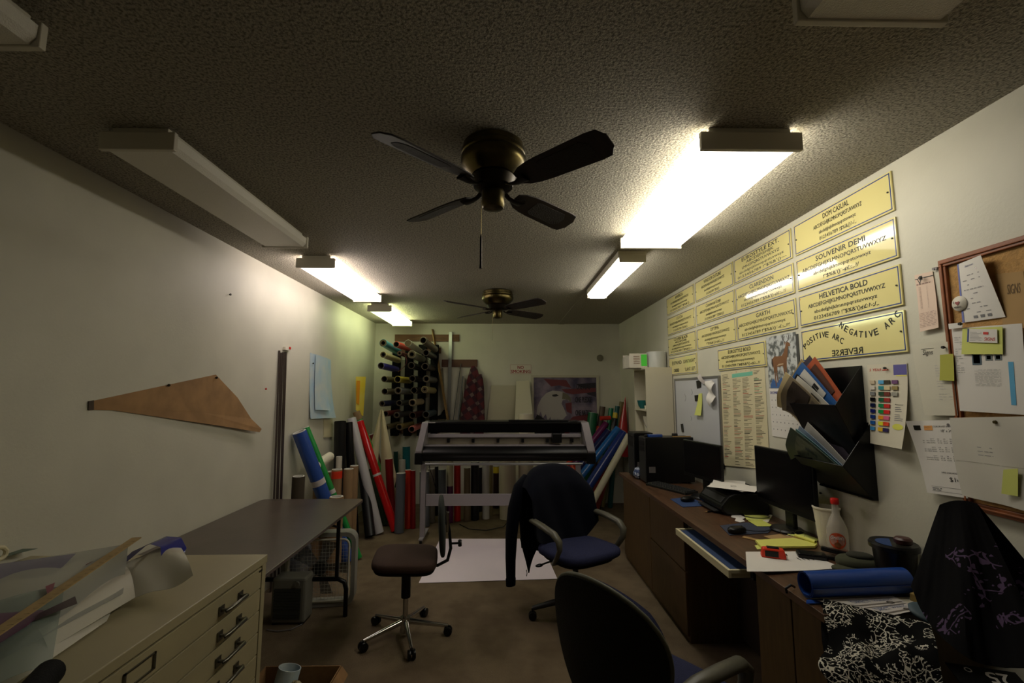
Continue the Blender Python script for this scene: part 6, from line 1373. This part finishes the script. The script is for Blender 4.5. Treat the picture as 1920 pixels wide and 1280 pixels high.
def back_shell(t, pts_fn, m_front, m_back):
    b = LB().grid(lambda u, v: Vector(pts_fn(u, v, 0.0)), 20, 20, m_back); b.build('back_shell', t, solid=.012, smooth=70)
    b = LB().grid(lambda u, v: Vector(pts_fn(.03+.94*u, .03+.94*v, 1.0)), 20, 20, m_front); return b.build('back_cushion', t, solid=.035, smooth=70)
def oval_back(W_, z0, z1, y, curve=.05, recl=.10):
    def fn(u, v, k):
        # superellipse outline, narrower at the foot
        a = (u-.5)*2; bb = (v-.5)*2
        x_ = a*math.sqrt(max(0, 1-.5*bb*bb)); z_ = bb*math.sqrt(max(0, 1-.5*a*a))
        wid = W_*(.86+.14*z_) * .5
        return (x_*wid*1.0, y - recl*(z_+1)*.5 + curve*(x_*x_) + k*.022 + .02*math.sin(z_*2.2), (z0+z1)/2 + z_*(z1-z0)/2)
    return fn
# blue office chair under the jacket
t = thing('office_chair', 'blue office chair with armrests wearing a dark jacket', 'chair', (.50, 3.32, 0), math.radians(-150))
swivel_base(t, .30, M['darkgrey'], .075, 5, math.radians(40), False, .028, .40)
LB().ellip((0, .04, .475), (.25, .235, .042), M['bluefab'], .6, .55, Euler((math.radians(2), 0, 0)), 36, 14).build('seat', t, smooth=60)
LB().ellip((0, .03, .44), (.22, .20, .03), M['matte'], .6, .55, None, 30, 8).build('seat_pan', t, smooth=60)
back_shell(t, oval_back(.47, .52, .965, -.215, .05, .07), M['bluefab'], M['shell'])
LB().box((0, -.16, .41), (.06, .22, .03), M['matte']).build('mechanism', t, bevel=.006); LB().tube([(0, -.20, .41), (0, -.27, .45), (0, -.275, .62)], .022, M['matte'], 10, .5).build('back_bar', t)
for s_ in (-1, 1): arm(t, s_)
LB().tube([(.10, .0, .42), (.20, -.02, .415), (.26, -.03, .405)], .006, M['black'], 8).ellip((.28, -.035, .40), (.03, .016, .010), M['black']).build('lever', t, smooth=60)
# jacket
J = thing('jacket', 'dark navy fleece jacket draped over the blue office chair', 'jacket', (.50, 3.32, 0), math.radians(-150))
def jack(u, v):
    a = (u-.5)*2; sgn = -1 if v < .5 else 1        # v: front foot -> top -> back foot
    s = abs(v-.5)*2; top = 1.008 - .085*a*a*a*a - .05*a*a; low = .485+.015*math.sin(5*a)+.10*a**4 if v < .5 else .36+.10*a
    z_ = top - (top-low)*max(0, s-.08)/.92; th = .062*min(1, s*4)
    y = -.235 + (.07 if 0 else 0) - .07*((z_-.52)/.45) + .05*a*a + (th*1.0+.055*min(1, s*3) if v < .5 else -th-.02*s)
    x = a*(.255+.03*s + .02*(1-s)) 
    return Vector((x, y + .010*math.sin(9*a+5*s)*s, z_ + .006*math.sin(11*a)*s))
LB().grid(jack, 30, 40, M['navy']).build('body', J, solid=.010, smooth=70)
LB().tube([(.20, -.30, .93), (.27, -.30, .86), (.30, -.33, .70), (.305, -.36, .52), (.30, -.38, .34), (.295, -.385, .20)], [.05, .06, .062, .058, .05, .045], M['navy'], 14, .7).build('sleeve', J, smooth=70)
LB().tube([(.295, -.385, .205), (.295, -.385, .155)], [.040, .038], M['navy'], 14, .7).build('cuff', J, smooth=60)
LB().tube([(-.21, -.28, .90), (-.27, -.24, .80), (-.28, -.20, .68), (-.24, -.18, .60)], [.05, .055, .055, .05], M['navy'], 14, .7).build('sleeve', J, smooth=70)
b = LB(); b.grid(lambda u, v: Vector((.13+.13*u-.03*v, -.33-.02*math.sin(5*u), .50-.27*v*(1-abs(u-.5)*1.2))), 10, 10, M['navy']); b.build('front_flap', J, solid=.008, smooth=70)
LB().tube([(.19, -.335, .26), (.185, -.335, .235), (.19, -.335, .215)], .003, M['ink'], 6).build('drawstring', J)

# foreground office chair
t = thing('office_chair', 'large dark-backed office chair nearest the camera with blue seat', 'chair', (.49, 1.70, 0), math.radians(-52))
swivel_base(t, .30, M['darkgrey'], .075, 5, math.radians(10), False, .028, .40)
LB().ellip((0, .07, .475), (.25, .255, .042), M['bluefab'], .6, .55, Euler((math.radians(2), 0, 0)), 36, 14).build('seat', t, smooth=60)
LB().ellip((0, .05, .44), (.22, .22, .03), M['matte'], .6, .55, None, 30, 8).build('seat_pan', t, smooth=60)
fb = oval_back(.53, .50, .965, -.20, .06, .10)
back_shell(t, fb, M['bluefab'], M['shell'])
rim = [Vector(fb(.5+.5*math.cos(a)*max(abs(math.cos(a)), abs(math.sin(a)))**-1*1.0, .5+.5*math.sin(a)*max(abs(math.cos(a)), abs(math.sin(a)))**-1, .25)) for a in [2*PI*k/48 for k in range(49)]]
LB().tube(rim, .009, mat('olive_piping', (84, 84, 66), .6), 8, caps=False).build('piping', t, smooth=60)
LB().tube([(0, -.10, .42), (0, -.235, .44), (0, -.245, .60)], .024, M['matte'], 10, .5).build('back_bar', t)
for s_ in (-1, 1): arm(t, s_, -.13, .17, .70, .262)

# right foreground: chair piled with cloths
t = thing('high_back_chair', 'grey chair at the right edge piled with dark patterned cloths', 'chair', (1.36, 1.22, 0), math.radians(15))
swivel_base(t, .30, M['darkgrey'], .075, 5, .3, False, .028, .38)
LB().ellip((0, .0, .46), (.26, .26, .045), mat('charcoal_fabric', (58, 58, 50), .9), .6, .55, None, 32, 12).build('seat', t, smooth=60)
LB().ellip((.10, -.03, .90), (.14, .03, .30), mat('charcoal_fabric', (58, 58, 50), .9), .6, .5, None, 32, 12).build('backrest', t, smooth=60)
LB().tube([(.0, -.05, .42), (.06, -.06, .45), (.10, -.06, .66)], .022, M['matte'], 10, .6).build('back_bar', t)
# purple-black draped bandana: a sheet over the top of the back
P0 = thing('bandana', 'purple-black paisley bandana draped over the tall chair back', 'bandana', (1.46, 1.20, .60))
top = [onX(1757, 945, 1.50), onX(1840, 942, 1.50)]
def drape(u, v):
    # u left->right, v 0 top -> 1 hem, hanging around a ridge
    L = [Vector((1.40, 1.47, 1.225)), Vector((1.50, 1.40, 1.235))]
    return None
ridge_a, ridge_b = onX(1762, 946, 1.44), onX(1832, 944, 1.52)
hemL, hemM, hemR = onZ(1706, 1098, .93), onZ(1800, 1225, .84), onZ(1965, 1235, .90)
def front(u, v):
    top_ = ridge_a*(1-u)+ridge_b*u
    a = (1-u)**2; b_ = 2*u*(1-u); c_ = u*u
    hem = hemL*a + (hemM*2-(hemL+hemR)*.5)*b_ + hemR*c_
    p = top_.lerp(hem, v**.92); n = Vector((-.5, -.8, .3)).normalized()
    return p + n*(.035*math.sin(PI*u)*min(1, v*2.5) + .020*math.sin(13*u+2*v)*v + .010*abs(math.sin(27*u-3*v))*v) + Vector((0, 0, .012*math.sin(PI*u)*(1-v)))
b = MB().grid(front, 30, 24, M['paisley2']); b.build('front_fall', P0, solid=.002, smooth=70)
def rear(u, v):
    top_ = ridge_a*(1-u)+ridge_b*u; hem = Vector((1.56+.10*u, 1.62-.25*u, .88)); return top_.lerp(hem, v)+Vector((0, 0, .01*math.sin(PI*v)))
MB().grid(rear, 12, 12, M['paisley2']).build('rear_fall', P0, solid=.002, smooth=70)
# black and white paisley bandana in a heap
Q0c = [onZ(1545, 1128, .806), onZ(1745, 1175, .806), onZ(1775, 1310, .70), onZ(1552, 1345, .60)]
def heap(u, v):
    c_ = Q0c; p = (c_[3]*(1-u)+c_[2]*u)*(1-v)+(c_[0]*(1-u)+c_[1]*u)*v
    e_ = min(1, (1-v)*4)
    ed = Vector((.035*math.sin(11*v+1)*(1-u)*(1-v), 0, 0)); p = p + ed
    return p + Vector((0, 0, e_*(.012*math.sin(17*u+5*v)+.014*math.sin(7*u+2*v)+.012*math.sin(9*v-3*u)+.016*math.sin(PI*u)*math.sin(PI*v)) + .010))
o = MB().grid(heap, 36, 36, M['paisley']).build('bandana', solid=.002, smooth=70); settag(o, 'black and white paisley bandana heaped over the chair arm by the desk end', 'bandana')
o = MB().grid(lambda u, v: heap(u*.35, v) + Vector((-.02+.01*v, 0, -.02-.30*(1-v)*(1-.6*u))), 14, 14, M['matte']).build('black_cloth', solid=.002, smooth=70); settag(o, 'plain black cloth under the paisley bandana', 'cloth')
p = onZ(1745, 1158, .80)
o = MB().ellip(p+Vector((.05, 0, -.01)), (.10, .055, .010), mat('slate_blue_pad', (66, 84, 94), .6), .5, .8, Euler((.25, .25, -.5)), 30, 8).build('rounded_pad', smooth=60); settag(o, 'slate blue rounded pad edge peeping from under the purple-black cloth', 'tray')  # rounded blue-grey pad, part of the cloth-covered chair
# dark box with white number
p = onZ(1830, 1262, .66); q = Frame(p+Vector((-.06, .03, 0)), Vector((1, -.35, 0)), Vector((.35, 1, .25)))
t = thing('number_plate', 'dark card with white number 25 at the bottom right', 'card', p)
MB().rect(q, 0, -.06, .18, .02, .004, M['matte']).build('card', t)
b = MB(); b.text('25', q, .12, -.02, .06, .045, M['paper'], .01, hh=.0045, ang=PI); b.text('O', q, .05, -.0, .02, .02, M['paper'], hh=.0045); b.build('lettering', t)
o = MB().ellip((1.30, 1.02, .66), (.12, .10, .15), mat('charcoal_fabric', (58, 58, 50), .9), .8, .8).build('grey_cushion', smooth=60); settag(o, 'charcoal cushion corner at the bottom right of the photo', 'cushion')
